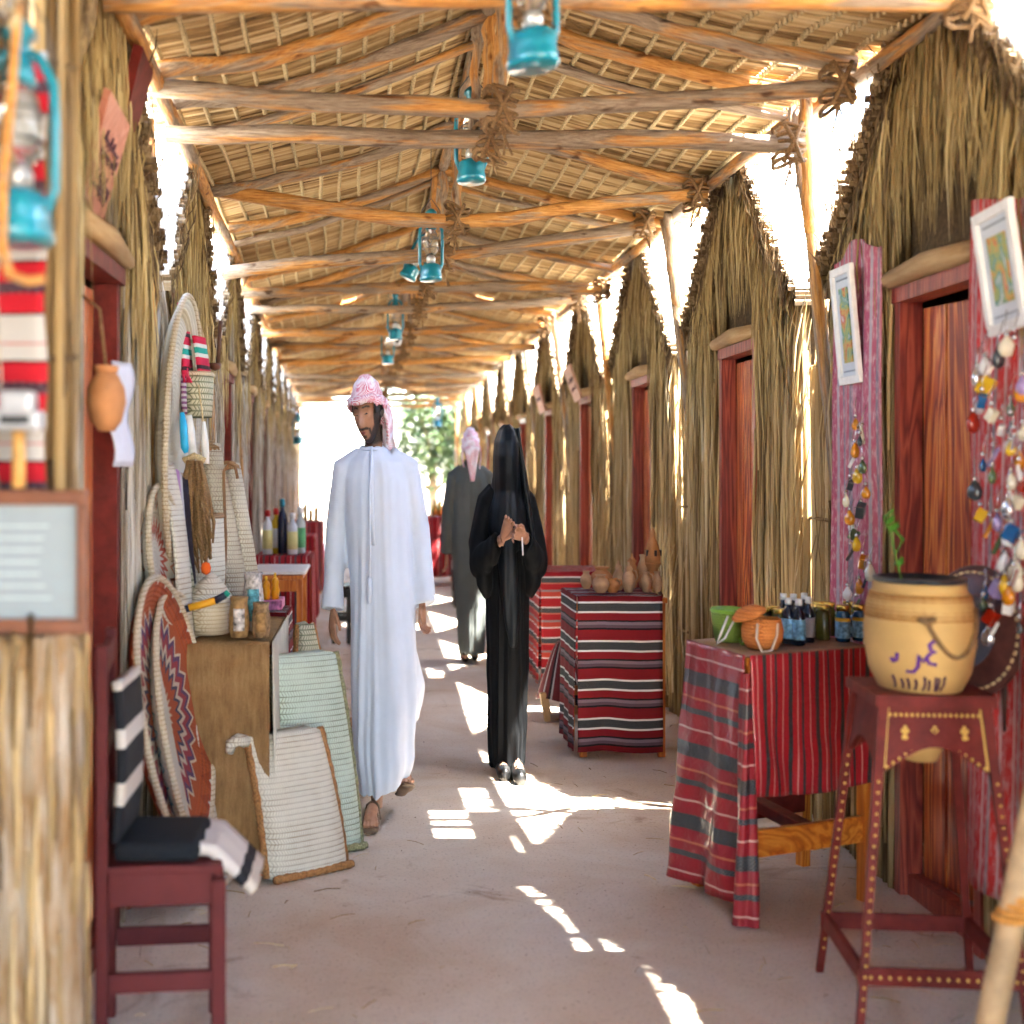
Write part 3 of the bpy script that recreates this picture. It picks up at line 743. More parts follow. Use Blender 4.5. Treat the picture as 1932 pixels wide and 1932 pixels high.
# hair, beard, brows, eyes, lips
for s in (-1, 1):
    q = head_patch(Th, s*1.0, s*1.75, 1.22, lambda t: 1.62, .006, 10, 8, .006); squash(q.build('hair', M['hair'], man, True))
    q = head_patch(Th, s*.24, s*.52, lambda t: 1.53+.3*abs(abs(t)-.37), lambda t: 1.575-.12*abs(abs(t)-.37), .0015, 10, 4, .003); squash(q.build('eye', M['hair'], man, True))
q = head_patch(Th, -.22, .22, lambda t: 2.1+.3*t*t, lambda t: 2.21-.9*t*t, .002, 12, 6, .003); squash(q.build('lips', M['lip'], man, True))
for T in FT:
    b = MB()
    b.tube([T(0, .035, -.004), T(0, 0, -.005), T(0, -.08, -.005), T(.0, -.16, -.005), T(.0, -.215, -.004), T(0, -.24, -.003)], [.02, .036, .036, .048, .048, .03], 10, flat=.28, ref=(1, 0, 0))
    for y0, z0, w in ((-.05, .075, .02), (-.14, .055, .028)):
        b.tube([T(-.046, y0, .005), T(-.036, y0, z0*.75), T(0, y0, z0), T(.036, y0, z0*.75), T(.046, y0, .005)], w, 6, flat=.25, ref=(0, 1, 0))
    squash(b.build('sandal', M['sandal'], man, True))

# --- the woman in black
base = (.63, 6.88, 0)
b = MB(); Tw = Matrix.Translation((.0, -.03, 1.46)) @ Matrix.Rotation(R(-28), 4, 'Z') @ Matrix.Rotation(R(14), 4, 'X')
head_mesh(b, Tw)
rw, lw = (-.07, -.215, 1.09), (.105, -.225, 1.10)
body_core(b, (0, .02, 1.31), ((-.15, .02, 1.26), (.15, .02, 1.26)), (0, .02, .84), (rw, lw), ((-.06, .05, .02), (.07, -.05, .02)), ((-.23, .0, .98), (.24, .0, .97)))
hand(b, rw, (.5, -.25, .8), (.8, -.2, -.3), .8, .95); hand(b, lw, (-.85, -.3, .25), (-.1, -.5, .9), .8, .95)
foot(b, (-.05, .02, .015), 0); foot(b, (.06, -.06, .015), 0)
wom = remeshed(b, 'person', M['skin_f'], .0038, 1, loc=base)
tag(wom, 'woman in a black robe and veil holding her hands together in front', 'person')
b = MB()
loft(b, [(.035, 0, .0, .135, .15), (.2, 0, .0, .15, .16), (.5, .005, .01, .165, .16), (.8, .005, .02, .175, .15), (1.05, 0, .02, .175, .14), (1.2, 0, .02, .18, .13), (1.29, 0, .02, .13, .11), (1.34, 0, .02, .07, .08)])
for s, wr in ((-1, rw), (1, lw)):
    wr = Vector(wr)
    b.tube([(s*.1, .02, 1.28), (s*.165, .02, 1.24), (s*.235, .0, 1.05), (s*.235, -.04, .97), (s*.19, -.12, 1.0), tuple(wr*.75+Vector((s*.19, -.12, 1.0))*.25)], [.07, .08, .085, .09, .075, .05], 16)
    b.tube([(s*.2, -.06, 1.0), (s*.2, -.07, .88), (s*.17, -.05, .82)], [.075, .06, .03], 14)      # hanging sleeve
remeshed(b, 'robe', M['black_cloth'], .010, 4, folds(.02, 8.2, 2.6), wom)
b = MB()
loft(b, [(1.02, .0, -.02, .13, .13), (1.12, .0, -.01, .19, .15), (1.22, .0, .0, .185, .145), (1.3, .0, .01, .13, .13), (1.38, -.005, -.02, .106, .135), (1.46, -.01, -.03, .104, .145), (1.53, -.005, -.02, .096, .128), (1.58, 0, -.005, .07, .09), (1.605, 0, .0, .03, .04)])
b.tube([(-.03, -.12, 1.15), (-.02, -.165, .95), (.02, -.17, .75), (.02, -.165, .6)], [.07, .075, .07, .03], 12, flat=.3, ref=(1, 0, 0))
remeshed(b, 'veil', M['black_silk'], .009, 5, folds(.011, 5.5, 2.0, 1.0, 1.6, .6), wom)
b = MB()                                                         # loose edge of the veil falling from crown to elbow
def edge(u, v):
    z = 1.59-.62*v; x = .05+.05*u+.13*v*v+.05*math.sin(v*2.6)*u; y = -.04-.05*math.sin(v*2.2)+.03*math.sin(u*7)
    return (x, y+.04*u, z)
b.grid(edge, 8, 20, thick=.006); squash(b.build('veil_edge', M['black_silk'], wom, True))
b = MB(); b.tube([(.07, -.3, 1.1), (.075, -.31, 1.02)], .006, 8); squash(b.build('held_pen', plain('white_plastic', (.8,.8,.8), .4), wom))
for x, y in ((-.05, .02), (.06, -.06)):
    b = MB(); b.tube([(x, y+.04, .03), (x, y, .045), (x, y-.08, .04), (x, y-.16, .03), (x, y-.23, .022), (x, y-.25, .018)], [.03, .056, .058, .058, .052, .03], 10, flat=.75, ref=(1, 0, 0)); squash(b.build('shoe', M['shoe'], wom, True))

wom.scale = (.85, 1, 1)
# --- the older man walking away
base = (.725, 10.8, 0)
b = MB(); Te = Matrix.Translation((0, .02, 1.565)) @ Matrix.Rotation(R(176), 4, 'Z')
head_mesh(b, Te)
rw, lw = (-.26, .03, .8), (.26, .02, .8)
body_core(b, (0, .0, 1.42), ((-.18, 0, 1.36), (.18, 0, 1.36)), (0, 0, .9), (rw, lw), ((-.06, .0, .02), (.06, .1, .02)), ((-.24, -.02, 1.09), (.24, -.02, 1.09)))
hand(b, rw, (0, .1, -1), (.4, 1, 0), .5); hand(b, lw, (0, .1, -1), (-.4, 1, 0), .5)
foot(b, (-.06, -.02, .015), R(180)); foot(b, (.06, .08, .015), R(180))
eld = remeshed(b, 'person', M['skin'], .006, 2, loc=base)
tag(eld, 'man in a grey-green robe and pale checked headscarf seen from behind', 'person')
b = MB()
loft(b, [(.07, .01, .0, .14, .15), (.3, .01, .0, .16, .16), (.6, .01, .0, .195, .17), (.9, 0, .0, .215, .17), (1.15, 0, .0, .215, .155), (1.3, 0, 0, .215, .14), (1.39, 0, 0, .17, .11), (1.44, 0, 0, .09, .085), (1.475, 0, 0, .06, .065)])
for s in (-1, 1): b.tube([(s*.1, 0, 1.38), (s*.185, 0, 1.34), (s*.24, -.01, 1.1), (s*.258, .01, .92), (s*.262, .03, .8)], [.07, .08, .075, .07, .076], 14)
remeshed(b, 'robe', M['grey_robe'], .013, 5, folds(.014, 6.4), eld)
q = head_patch(Te, -math.pi, math.pi, .01, lambda t: 1.15+.75*(1-math.cos(t))*.5, lambda t, p: .014+.008*math.sin(p*15+t*2)+.006*noise.noise(Vector((t*2, p*5, 4))), 48, 20, .008); squash(q.build('headscarf', M['scarf2'], eld, True))
b = MB(); b.grid(lambda u, v: ((u-.5)*(.16-.13*v), -.105-.02*math.sin(u*math.pi)-.035*v+.008*math.sin(u*12), 1.57-.25*v), 10, 10, thick=.01); squash(b.build('headscarf_tail', M['scarf2'], eld, True))
for s in (-1, 1):
    b = MB(); b.grid(lambda u, v: (s*(.085+.012*math.sin(v*5)+.012*v), -.07+.1*u, 1.58-.2*v), 6, 10, thick=.012); squash(b.build('headscarf_fold', M['scarf2'], eld, True))
for x, y in ((-.06, .0), (.06, .1)):
    b = MB(); b.tube([(x, y-.05, .02), (x, y, .03), (x, y+.1, .03), (x, y+.2, .02)], [.02, .045, .05, .03], 8, flat=.6, ref=(1, 0, 0)); squash(b.build('shoe', M['shoe'], eld, True))

# ------------------------------------------------------------------ cloth and woven materials
def stripe_mat(name, seq, period, axis=1, coord='UV', rough=.85, pat=90, gloss=0, crossaxis=None, offset=0.0):
    """seq: (width, colour, patterned) repeated every period"""
    k = NM(name, rough, .25)
    if gloss: k.b.inputs['Coat Weight'].default_value = gloss; k.b.inputs['Coat Roughness'].default_value = .07
    sp = k.n('SeparateXYZ'); k.l(k.coord(coord), sp.inputs[0])
    a = sp.outputs[axis]; cr = sp.outputs[crossaxis if crossaxis is not None else 1-axis]
    w = k.noise(k.coord(coord), 6, 2); a = k.math('ADD', a, k.math('MULTIPLY', w, .006))
    x = k.math('FRACT', k.math('ADD', k.math('DIVIDE', a, period), offset))
    tot = sum(q[0] for q in seq); pos = 0; st = []; pm = []
    for wd, c, p in seq:
        st.append((pos/tot, c)); pm.append((pos/tot, (1, 1, 1) if p else (0, 0, 0))); pos += wd
    base = k.ramp(x, st, True); mask = k.ramp(x, pm, True)
    s1 = k.math('GREATER_THAN', k.math('SINE', k.math('MULTIPLY', cr, pat*6.28)), .1)
    s2 = k.math('GREATER_THAN', k.math('SINE', k.math('MULTIPLY', a, pat*6.28)), .0)
    ck = k.math('ABSOLUTE', k.math('SUBTRACT', s1, s2))
    c = k.mix(k.math('MULTIPLY', mask, k.math('MULTIPLY', ck, .16)), base, (.4,.38,.36))
    th = k.noise(k.coord(coord, (300, 300, 300)), 1, 2); c = k.mix(k.math('MULTIPLY', th, .14), c, (.03,.015,.015)); k.base(c)
    if 'faded' in name:
        fl = k.noise(k.coord(coord, (70, 22, 1)), 1, 4, .7); c = k.mix(k.ramp(fl, [(.5, (0,0,0)), (.62, (.75,.75,.75))]), c, (.62,.42,.42)); k.base(c)
    if gloss:
        wr = k.noise(k.coord(coord), 22, 3, .5, 1.5); k.bump(wr, .5, .012)
    else: k.bump(k.math('ADD', th, k.math('MULTIPLY', w, 2)), .2, .003)
    return k.m
RD, DK, WH, GY, PU = (.34,.012,.018), (.01,.007,.009), (.72,.7,.68), (.2,.17,.18), (.3,.23,.28)
RD2 = (.2,.007,.012)
M['sadu'] = stripe_mat('sadu_red_banded', [(.06, RD2, 0), (.02, WH, 0), (.09, (.014,.018,.022), 1), (.02, WH, 0), (.08, RD2, 0), (.02, DK, 0), (.035, (.17,.115,.15), 1), (.035, (.1,.06,.08), 0), (.02, DK, 0), (.06, RD2, 0)], .188, 1, pat=75)
M['sadu_fine'] = stripe_mat('sadu_red_fine', [(.05, RD, 0), (.012, WH, 0), (.05, (.03,.03,.035), 1), (.012, (.5,.15,.1), 0), (.06, RD, 0), (.02, GY, 1), (.05, (.42,.05,.03), 0), (.012, WH, 0), (.04, RD, 0)], .19, 1, pat=60)
M['sadu_plastic'] = stripe_mat('sadu_under_plastic', [(.05, (.4,.012,.02), 0), (.008, (.6,.3,.26), 0), (.045, (.38,.012,.02), 0), (.034, (.01,.012,.016), 1), (.04, (.42,.014,.02), 0), (.008, (.6,.3,.26), 0), (.03, (.38,.012,.02), 0), (.02, (.012,.012,.016), 1)], .155, 0, pat=85, gloss=.6, rough=.5)
M['sadu_plastic_v'] = stripe_mat('sadu_under_plastic_side', [(.05, (.32,.012,.02), 0), (.007, (.6,.35,.3), 0), (.045, (.3,.012,.02), 0), (.05, (.012,.018,.024), 1), (.04, (.3,.014,.026), 0), (.008, (.5,.14,.07), 0), (.03, (.28,.012,.02), 0), (.02, (.02,.026,.034), 1)], .24, 1, pat=85, gloss=.6, rough=.5)
M['hang_pink'] = stripe_mat('faded_red_hanging', [(.05, (.6,.03,.03), 0), (.012, (.62,.5,.48), 0), (.03, (.5,.06,.07), 0), (.02, (.3,.26,.28), 1), (.05, (.64,.035,.03), 0), (.016, (.62,.4,.38), 0), (.03, (.56,.05,.05), 1)], .16, 0, pat=38)
M['hang_mauve'] = stripe_mat('faded_mauve_hanging', [(.05, (.45,.1,.16), 0), (.02, (.42,.38,.42), 1), (.04, (.5,.12,.17), 0), (.03, (.25,.2,.25), 1), (.03, (.52,.2,.26), 0)], .14, 0, pat=60)
M['white_red'] = stripe_mat('white_red_striped_wool', [(.05, (.5,.48,.45), 0), (.006, (.5,.2,.18), 0), (.04, (.5,.48,.45), 0), (.006, DK, 0), (.05, (.5,.01,.022), 0), (.03, (.05,.012,.03), 1), (.05, (.5,.01,.022), 0), (.006, DK, 0), (.02, (.5,.48,.45), 0)], .185, 1, pat=40, offset=.28)
M['bag_stripe'] = stripe_mat('dark_red_grey_stripe', [(.05, (.12,.01,.014), 0), (.012, (.4,.38,.38), 0), (.04, (.1,.008,.012), 0), (.02, DK, 0), (.012, (.35,.3,.3), 0)], .12, 0, pat=50)
M['bw_stripe'] = stripe_mat('black_white_wool', [(.1, (.014,.016,.02), 0), (.06, (.62,.56,.48), 0), (.09, (.014,.016,.02), 0), (.05, (.62,.58,.52), 0)], .3, 1, pat=0)
def weave_mat(name, c1, c2, s=60, gap=.5, coord='Object', rough=.85):
    k = NM(name, rough, .25); sp = k.n('SeparateXYZ'); k.l(k.coord(coord), sp.inputs[0])
    h = k.math('ADD', sp.outputs[0], sp.outputs[1]) if coord == 'Object' else sp.outputs[0]
    z = sp.outputs[2] if coord == 'Object' else sp.outputs[1]
    row = k.math('MULTIPLY', z, s); fr = k.math('FRACT', row); par = k.math('FLOOR', row)
    sh = k.math('MULTIPLY', k.math('SUBTRACT', k.math('MULTIPLY', k.math('MODULO', k.math('ABSOLUTE', par), 2.0), 2.0), 1.0), fr)
    q = k.math('FRACT', k.math('ADD', k.math('MULTIPLY', h, s*1.4), k.math('MULTIPLY', sh, .8)))
    tri = k.math('ABSOLUTE', k.math('SUBTRACT', q, .5)); tri2 = k.math('ABSOLUTE', k.math('SUBTRACT', fr, .5))
    hgt = k.math('SUBTRACT', 1.0, k.math('MAXIMUM', tri, tri2))
    n = k.noise(k.coord('Object'), 9, 4)
    c = k.ramp(k.math('ADD', hgt, k.math('MULTIPLY', k.math('SUBTRACT', n, .5), .25)), [(.5, c2), (.5+.22*gap, c1), (1, tuple(min(1, v*1.12) for v in c1))])
    k.base(c); k.bump(hgt, .8, .006); return k.m
M['weave_white'] = weave_mat('woven_palm_white', (.66,.62,.52), (.3,.24,.16), 55)
M['weave_cream'] = weave_mat('woven_palm_cream', (.62,.53,.38), (.3,.2,.1), 70)
M['weave_mint'] = weave_mat('woven_palm_mint', (.5,.58,.49), (.17,.19,.13), 50)
M['weave_green'] = weave_mat('woven_palm_green_cream', (.55,.52,.38), (.11,.13,.07), 45, .9)
M['weave_brown'] = weave_mat('woven_palm_brown', (.4,.25,.13), (.13,.075,.04), 80)
M['weave_lime'] = weave_mat('woven_lime', (.22,.33,.055), (.1,.14,.03), 120)
M['weave_orange'] = weave_mat('woven_orange', (.72,.25,.06), (.45,.12,.03), 90)
def burlap_mat():
    k = NM('burlap', .95, .15); v = k.coord('Object', (1, 1, .12)); f = k.noise(v, 60, 4, .7); g = k.noise(k.coord('Object'), 5, 4)
    w = k.noise(k.coord('Object', (330, 330, 330)), 1, 1); x = k.math('ADD', k.math('MULTIPLY', f, .5), k.math('ADD', k.math('MULTIPLY', g, .4), k.math('MULTIPLY', w, .25)))
    k.base(k.ramp(x, [(.35, (.12,.062,.024)), (.55, (.24,.135,.055)), (.75, (.36,.22,.1))])); k.bump(w, .6, .003); return k.m
M['burlap'] = burlap_mat()
M['pale_cloth'] = plain('pale_cotton', (.56,.52,.42), .9, var=.08, scale=12)
M['clay'] = plain('terracotta', (.5,.22,.085), .8, var=.12, scale=14, bump=.1)
M['clay_pale'] = plain('pale_clay', (.5,.3,.17), .8, var=.15, scale=16, bump=.1)
M['jar_wood'] = plain('cream_pottery', (.58,.37,.13), .65, var=.08, scale=6)
M['black_plastic'] = plain('black_plastic', (.02,.024,.028), .3, .5)
M['purple_paint'] = plain('purple_paint', (.12,.03,.28), .5)
M['dark_paint'] = plain('dark_paint', (.07,.02,.05), .5)
M['yellow_paint'] = plain('yellow_paint', (.68,.42,.09), .5, var=.05)
def teal_mat():
    k = NM('teal_enamel', .34, .5); v = k.coord('Object'); f = k.noise(v, 26, 5, .7); r = k.math('ADD', f, k.math('MULTIPLY', k.math('SUBTRACT', k.rand(), .5), .14))
    c = k.ramp(k.noise(v, 9, 3), [(.3, (.0,.16,.24)), (.7, (.005,.25,.34))]); k.base(k.mix(k.ramp(r, [(.62, (0,0,0)), (.68, (1,1,1))]), c, (.07,.03,.015))); return k.m
M['teal'] = teal_mat(); M['teal'].node_tree.nodes['Principled BSDF'].inputs['Coat Weight'].default_value = .4
M['iron'] = plain('dark_iron', (.1,.1,.1), .4, .5, .8)
def glassy(name, c, tr=.85, rough=.03):
    k = NM(name, rough, .5); k.base(c); k.b.inputs['Transmission Weight'].default_value = tr; k.b.inputs['IOR'].default_value = 1.3; return k.m
M['lamp_glass'] = glassy('lamp_glass', (.92,.96,.96), .9, .02)
M['paper'] = plain('white_paper', (.62,.64,.74), .8, var=.04)
def flat(name, c, rough=.5, spec=.4, metal=0): return plain(name, c, rough, spec, metal, .06)
M['white'] = flat('white_paint', (.76,.76,.74)); M['gold'] = flat('gold_lid', (.72,.5,.1), .25, .5, .85)
M['glass_dark'] = flat('dark_blue_glass', (.006,.01,.025), .1, .6); M['glass_olive'] = flat('olive_preserve', (.075,.07,.012), .12, .6)
M['glass_blue'] = flat('deep_blue_glass', (.006,.05,.11), .12, .6); M['lab_blue'] = plain('blue_white_label', (.2,.42,.62), .6, var=.55, scale=60)
M['lab_gold'] = flat('gold_label', (.7,.42,.03)); M['lab_grey'] = flat('grey_label', (.33,.3,.32))
def cyl(name, prof, mat, parent, c=(0, 0, 0), n=20, sx=SX):
    b = MB(); b.lathe(prof, c, n, rx=sx); return b.build(name, mat, parent, True)

# ------------------------------------------------------------------ the corner bundle, board and hangings by the left edge
t = thing('stalk_bundle', 'tall bundle of palm stalks at the front left corner of the lane', 'post', (-.685, 2.98, 0))
for i in range(64):
    a = U(0, 2*math.pi); r = .078*math.sqrt(U(.15, 1)); link('palm_stalk', random.choice(SVG if random.random() < .12 else SV), t, (math.cos(a)*r*.95, math.sin(a)*r*1.2, 0), (U(-.012, .012), U(-.012, .012), U(0, 6)), (1, 1, U(1.15, 1.32)))
b = MB()
for i in range(140):
    a = U(0, 2*math.pi); z = U(.2, 2.5); r = .086
    b.tube([(math.cos(a)*r, math.sin(a)*r*1.2, z), (math.cos(a+.15)*r*1.08, math.sin(a+.15)*r*1.25, z-U(.1, .3)), (math.cos(a+U(-.5, .5))*r, math.sin(a)*r*1.2, z-U(.35, .7))], [.005, .006, .003], 4, U(.2, 1))
for z in (.35, .95, 1.62, 2.2): b.tube([(math.cos(k*.52)*.092, math.sin(k*.52)*.11, z+.01*math.sin(k*1.04)) for k in range(13)], .007, 5, .3, cap=False)
stuff(b.build('loose_fibre', M['thatch_dark'], t, True))

def bark():
    k = NM('pale_palm_bark', .95, .15); v = k.coord('Object', (1, 1, .16)); f = k.noise(v, 38, 6, .7, .6); g = k.noise(k.coord('Object', (1, 1, .5)), 5, 3)
    x = k.math('ADD', k.math('MULTIPLY', f, .75), k.math('MULTIPLY', g, .35)); k.base(k.ramp(x, [(.36, (.1,.05,.02)), (.48, (.3,.18,.08)), (.6, (.42,.33,.23)), (.75, (.48,.43,.36))])); k.bump(f, 1.0, .02); return k.m
t = thing('palm_stump', 'thick rough barked palm stump under the notice board', 'stump', (-.645, 2.71, 0)); b = MB()
def stump(u, v):
    a = u*2*math.pi; z = 1.1*v; r = .118*(1+.12*noise.noise(Vector((math.cos(a)*4, math.sin(a)*4, z*.8)))+.07*noise.noise(Vector((math.cos(a)*14, math.sin(a)*14, z*2.2)))+.05*noise.noise(Vector((math.cos(a)*30, math.sin(a)*30, z*4))))*(1+.12*(1-v)**3)
    return (math.cos(a)*r, math.sin(a)*r*1.1, z)
b.grid(stump, 110, 60); b.build('bark', bark(), t, True)
b = MB()
for i in range(70):
    a = U(2.6, 6.9); z = U(.05, 1.0); r = .122; l = U(.12, .4); b.tube([(math.cos(a)*r, math.sin(a)*r*1.1, z), (math.cos(a)*r*1.05, math.sin(a)*r*1.14, z+l*.5), (math.cos(a+U(-.1, .1))*r, math.sin(a)*r*1.1, min(1.09, z+l))], [.003, .005, .003], 4, U(.1, 1))
stuff(b.build('bark_fibre', M['stalk'], t, True))
b = MB(); b.grid(lambda u, v: (-.86+.262*u+.004*math.sin(v*20), 2.74+.008*math.sin(u*9+v*3), 2.165-.84*v), 14, 20, thick=.006, uvscale=(.4, .84))
tag(b.build('striped_cloth', M['white_red'], None, True), 'white woollen cloth with red and black stripes hanging at the left edge', 'cloth')

t = thing('notice_board', 'brown framed notice board with a pale blank sheet beside the stalk bundle', 'board', (-.66, 2.6, 1.12))
W_, H_ = .33, .225
for z in (0, H_): 
    b = MB(); b.rbox((0, 0, z), (W_, .03, .026), .004); b.build('frame_rail', plain('brown_frame', (.17,.062,.03), .45, var=.15), t)
for x in (-1, 1):
    b = MB(); b.rbox((x*(W_/2-.009), -.002, H_/2), (.018, .032, H_-.024), .004); b.build('frame_stile', plain('brown_frame_b', (.17,.062,.03), .45, var=.15), t)
b = MB(); b.box((0, .004, H_/2), (W_-.03, .008, H_-.02)); p = b.build('sheet', plain('pale_print_sheet', (.26,.31,.33), .4, var=.03), t)
b = MB()
for i in range(7): b.box((-.01+U(-.004, .004), -.0015, H_-.05-.021*i), (W_-.1-U(0, .05), .002, .003))
b.build('print_lines', flat('faint_grey_print', (.46,.52,.55)), p)
b = MB(); b.box((-.13, .09, .1), (.05, .18, .04)); b.build('bracket', M['maroon2'], t)

t = thing('mallet', 'grey headed mallet with a wooden handle standing on the notice board', 'mallet', (-.617, 2.6, 1.362))
b = MB(); b.tube([(0, 0, 0), (0, 0, .1)], [.0125, .012], 12); b.build('handle', plain('yellow_wood', (.6,.33,.1), .5, var=.15), t, True)
b = MB(); b.rbox((0, 0, .118), (.086, .06, .035), .008); b.rbox((0, 0, .15), (.06, .055, .04), .01); b.build('head', plain('grey_tin', (.42,.43,.45), .45, .4, .3), t)
b = MB(); b.box((0, -.0315, .118), (.05, .003, .014)); b.build('slot', M['black_plastic'], t)

def lantern(loc, label, s=1.0, rz=0, wire=.12, tilt=0, group='teal hurricane lanterns'):
    t = thing('hurricane_lantern', label, 'lantern', loc, rz, group); t.rotation_euler = (0, tilt, rz)
    q = lambda pr: [(r*s, z*s) for r, z in pr]
    cyl('fuel_tank', q([(0, 0), (.078, 0), (.086, .008), (.082, .02), (.076, .045), (.078, .07), (.06, .082), (.03, .09), (0, .092)]), M['teal'], t)
    cyl('burner', q([(0, .088), (.032, .088), (.034, .115), (.022, .13), (0, .135)]), flat('burner_tin', (.6,.6,.58), .35, .5, .6), t)
    cyl('glass_globe', q([(.03, .125), (.05, .155), (.056, .19), (.046, .235), (.032, .26)]), M['lamp_glass'], t)
    cyl('chimney', q([(.034, .258), (.042, .265), (.036, .29), (.026, .305), (.03, .33), (.044, .34), (.04, .352), (.02, .365), (0, .37)]), M['teal'], t)
    for e in (-1, 1):
        b = MB(); b.tube([(e*.066*s*SX, 0, .05*s), (e*.088*s*SX, 0, .09*s), (e*.088*s*SX, 0, .2*s), (e*.085*s*SX, 0, .26*s), (e*.05*s*SX, 0, .305*s), (e*.02*s*SX, 0, .315*s)], .0085*s, 8); b.build('side_tube', M['teal'], t, True)
    b = MB(); b.tube([(-.085*s*SX, 0, .26*s), (-.07*s*SX, 0, .36*s), (0, 0, .42*s), (.07*s*SX, 0, .36*s), (.085*s*SX, 0, .26*s)], .0025*s, 6)
    b.tube([(0, 0, .415*s), (0, 0, .42*s+wire)], .002, 5); b.build('bail', M['iron'], t, True)
    b = MB()
    for z in (.165, .215): b.tube([(math.cos(k*.393)*.058*s*SX, math.sin(k*.393)*.058*s, z*s) for k in range(17)], .002*s, 5, cap=False)
    b.build('globe_guard', M['iron'], t, True)
    return t
lantern((-.578, 2.44, 1.765), 'large teal lantern close up at the left edge, on a wooden hook', 1.0, 0, .1)
t = thing('hook_branch', 'thin peeled branch with a hooked end holding up the left-edge lantern', 'branch', (-.6, 2.3, 2.12))
b = MB(); b.tube([(.055, 0, .0), (.05, 0, -.05), (.042, -.0, -.15), (.03, -.0, -.27), (.028, 0, -.38), (.04, 0, -.425), (.07, .0, -.435), (.095, .0, -.43)], [.007, .008, .008, .008, .009, .0085, .008, .007], 8); b.build('stem', M['pole'], t, True)
b = MB(); b.tube([(.045, -.01, -.02), (.056, -.012, -.03), (.042, -.012, -.045)], .007, 6); b.build('knot', M['rope'], t, True)
lantern((.372, 3.42, 2.32), 'teal lantern highest in the picture, hung at the first beam', 1.0, .3, .1)
lantern((.385, 5.7, 2.5), 'teal lantern hanging behind the second pair of beams', 1.0, 0, .08)
lantern((.305, 7.55, 2.36), 'teal lantern beside the rope knot of the third beam', 1.0, .2, .3)
lantern((.215, 8.9, 2.55), 'tilted teal lantern between the third and fourth beams', .95, 0, .1, .5)
lantern((.19, 11.6, 2.42), 'small teal lantern by the white camera under the roof', 1.0, 0, .3)
lantern((.16, 14.2, 2.42), 'small teal lantern deep in the lane beyond the white camera', 1.0, 0, .3)
lantern((-.86, 17.5, 1.72), 'far teal lantern hanging by the end of the left row', 1.0, 0, .6)
lantern((.83, 18.6, 1.95), 'far teal lantern hanging by the right side of the lane end', 1.0, 0, .4)
t = thing('security_camera', 'small white bullet camera hung under the roof ridge', 'camera', (.215, 12.3, 2.52))
b = MB(); b.lathe([(0, -.09), (.05, -.08), (.06, -.02), (.058, .06), (.03, .09), (0, .095)], (0, 0, 0), 16, rx=SX); b.build('housing', M['white'], t, True)
b = MB(); b.lathe([(0, -.035), (.03, -.02), (.034, 0), (.03, .02), (0, .035)], (0, -.05, -.035), 12, rx=SX); b.build('lens', M['black_plastic'], t, True)
b = MB(); b.tube([(0, 0, .09), (0, 0, .4)], .012, 8); b.build('stem', M['pole'], t, True)

# name boards
def name_board(label, corners, lines, mat, th=.018, name='name_board'):
    a, bq, c, d = [Vector(p) for p in corners]          # top near, top far, bottom far, bottom near
    o = (c+d)/2; t = thing(name, label, 'sign', o)
    n = (bq-a).cross(d-a).normalized()
    b = MB(); V = [p-o for p in (a, bq, c, d)]; b.add([tuple(v) for v in V]+[tuple(v+n*th) for v in V], [(3,2,1,0), (4,5,6,7), (0,1,5,4), (1,2,6,5), (2,3,7,6), (3,0,4,7)])
    b.build('board', mat, t)
    def P(u, v): return (V[0]*(1-u)+V[1]*u)*(1-v)+(V[3]*(1-u)+V[2]*u)*v-n*.003
    b = MB()
    for v0, n_ in lines:                                 # a line of joined script: one running stroke with dots and uprights
        u = .18
        while u < .82:
            w = U(.05, .12); b.tube([P(u, v0), P(u+w*.4, v0+.02), P(u+w*.8, v0-.005)], .0038, 4)
            if random.random() < .55: b.tube([P(u+w*.8, v0), P(u+w*.8, v0-U(.05, .08))], .0034, 4)
            if random.random() < .5: b.tube([P(u+w*.3, v0+.05), P(u+w*.36, v0+.055)], .004, 4)
            u += w+U(.0, .03)
    if lines: b.build('lettering', flat('dark_lettering', (.09,.035,.06)), t)
    return t
M['pink_board'] = plank_mat('pink_board', [(.1, (.4,.14,.09)), (.5, (.55,.2,.13)), (.95, (.6,.27,.19))])
name_board('pink wooden name board with dark script leaning out from the left gable', [(-.655, 3.74, 2.35), (-.655, 4.04, 2.33), (-.765, 4.22, 2.09), (-.765, 3.96, 2.13)], [(.36, 5), (.47, 5), (.7, 5), (.8, 4)], M['pink_board'], .02)
name_board('orange red board above the pink name board on the left gable', [(-.66, 4.3, 2.62), (-.66, 4.5, 2.6), (-.755, 4.62, 2.36), (-.755, 4.45, 2.37)], [], M['maroon2'], .03)
name_board('pale pink name board hung on the fourth right hut', [(1.6, 12.35, 2.22), (1.6, 12.0, 2.26), (1.68, 11.9, 1.98), (1.68, 12.25, 1.96)], [(.4, 4), (.65, 4)], plain('pale_pink_board', (.62,.38,.28), .6, var=.1))
name_board('small pinkish board hung on the fifth right hut', [(1.62, 14.85, 2.22), (1.62, 14.4, 2.24), (1.68, 14.35, 1.98), (1.68, 14.8, 1.96)], [(.5, 4)], plain('pale_pink_board_b', (.55,.28,.2), .6, var=.1))

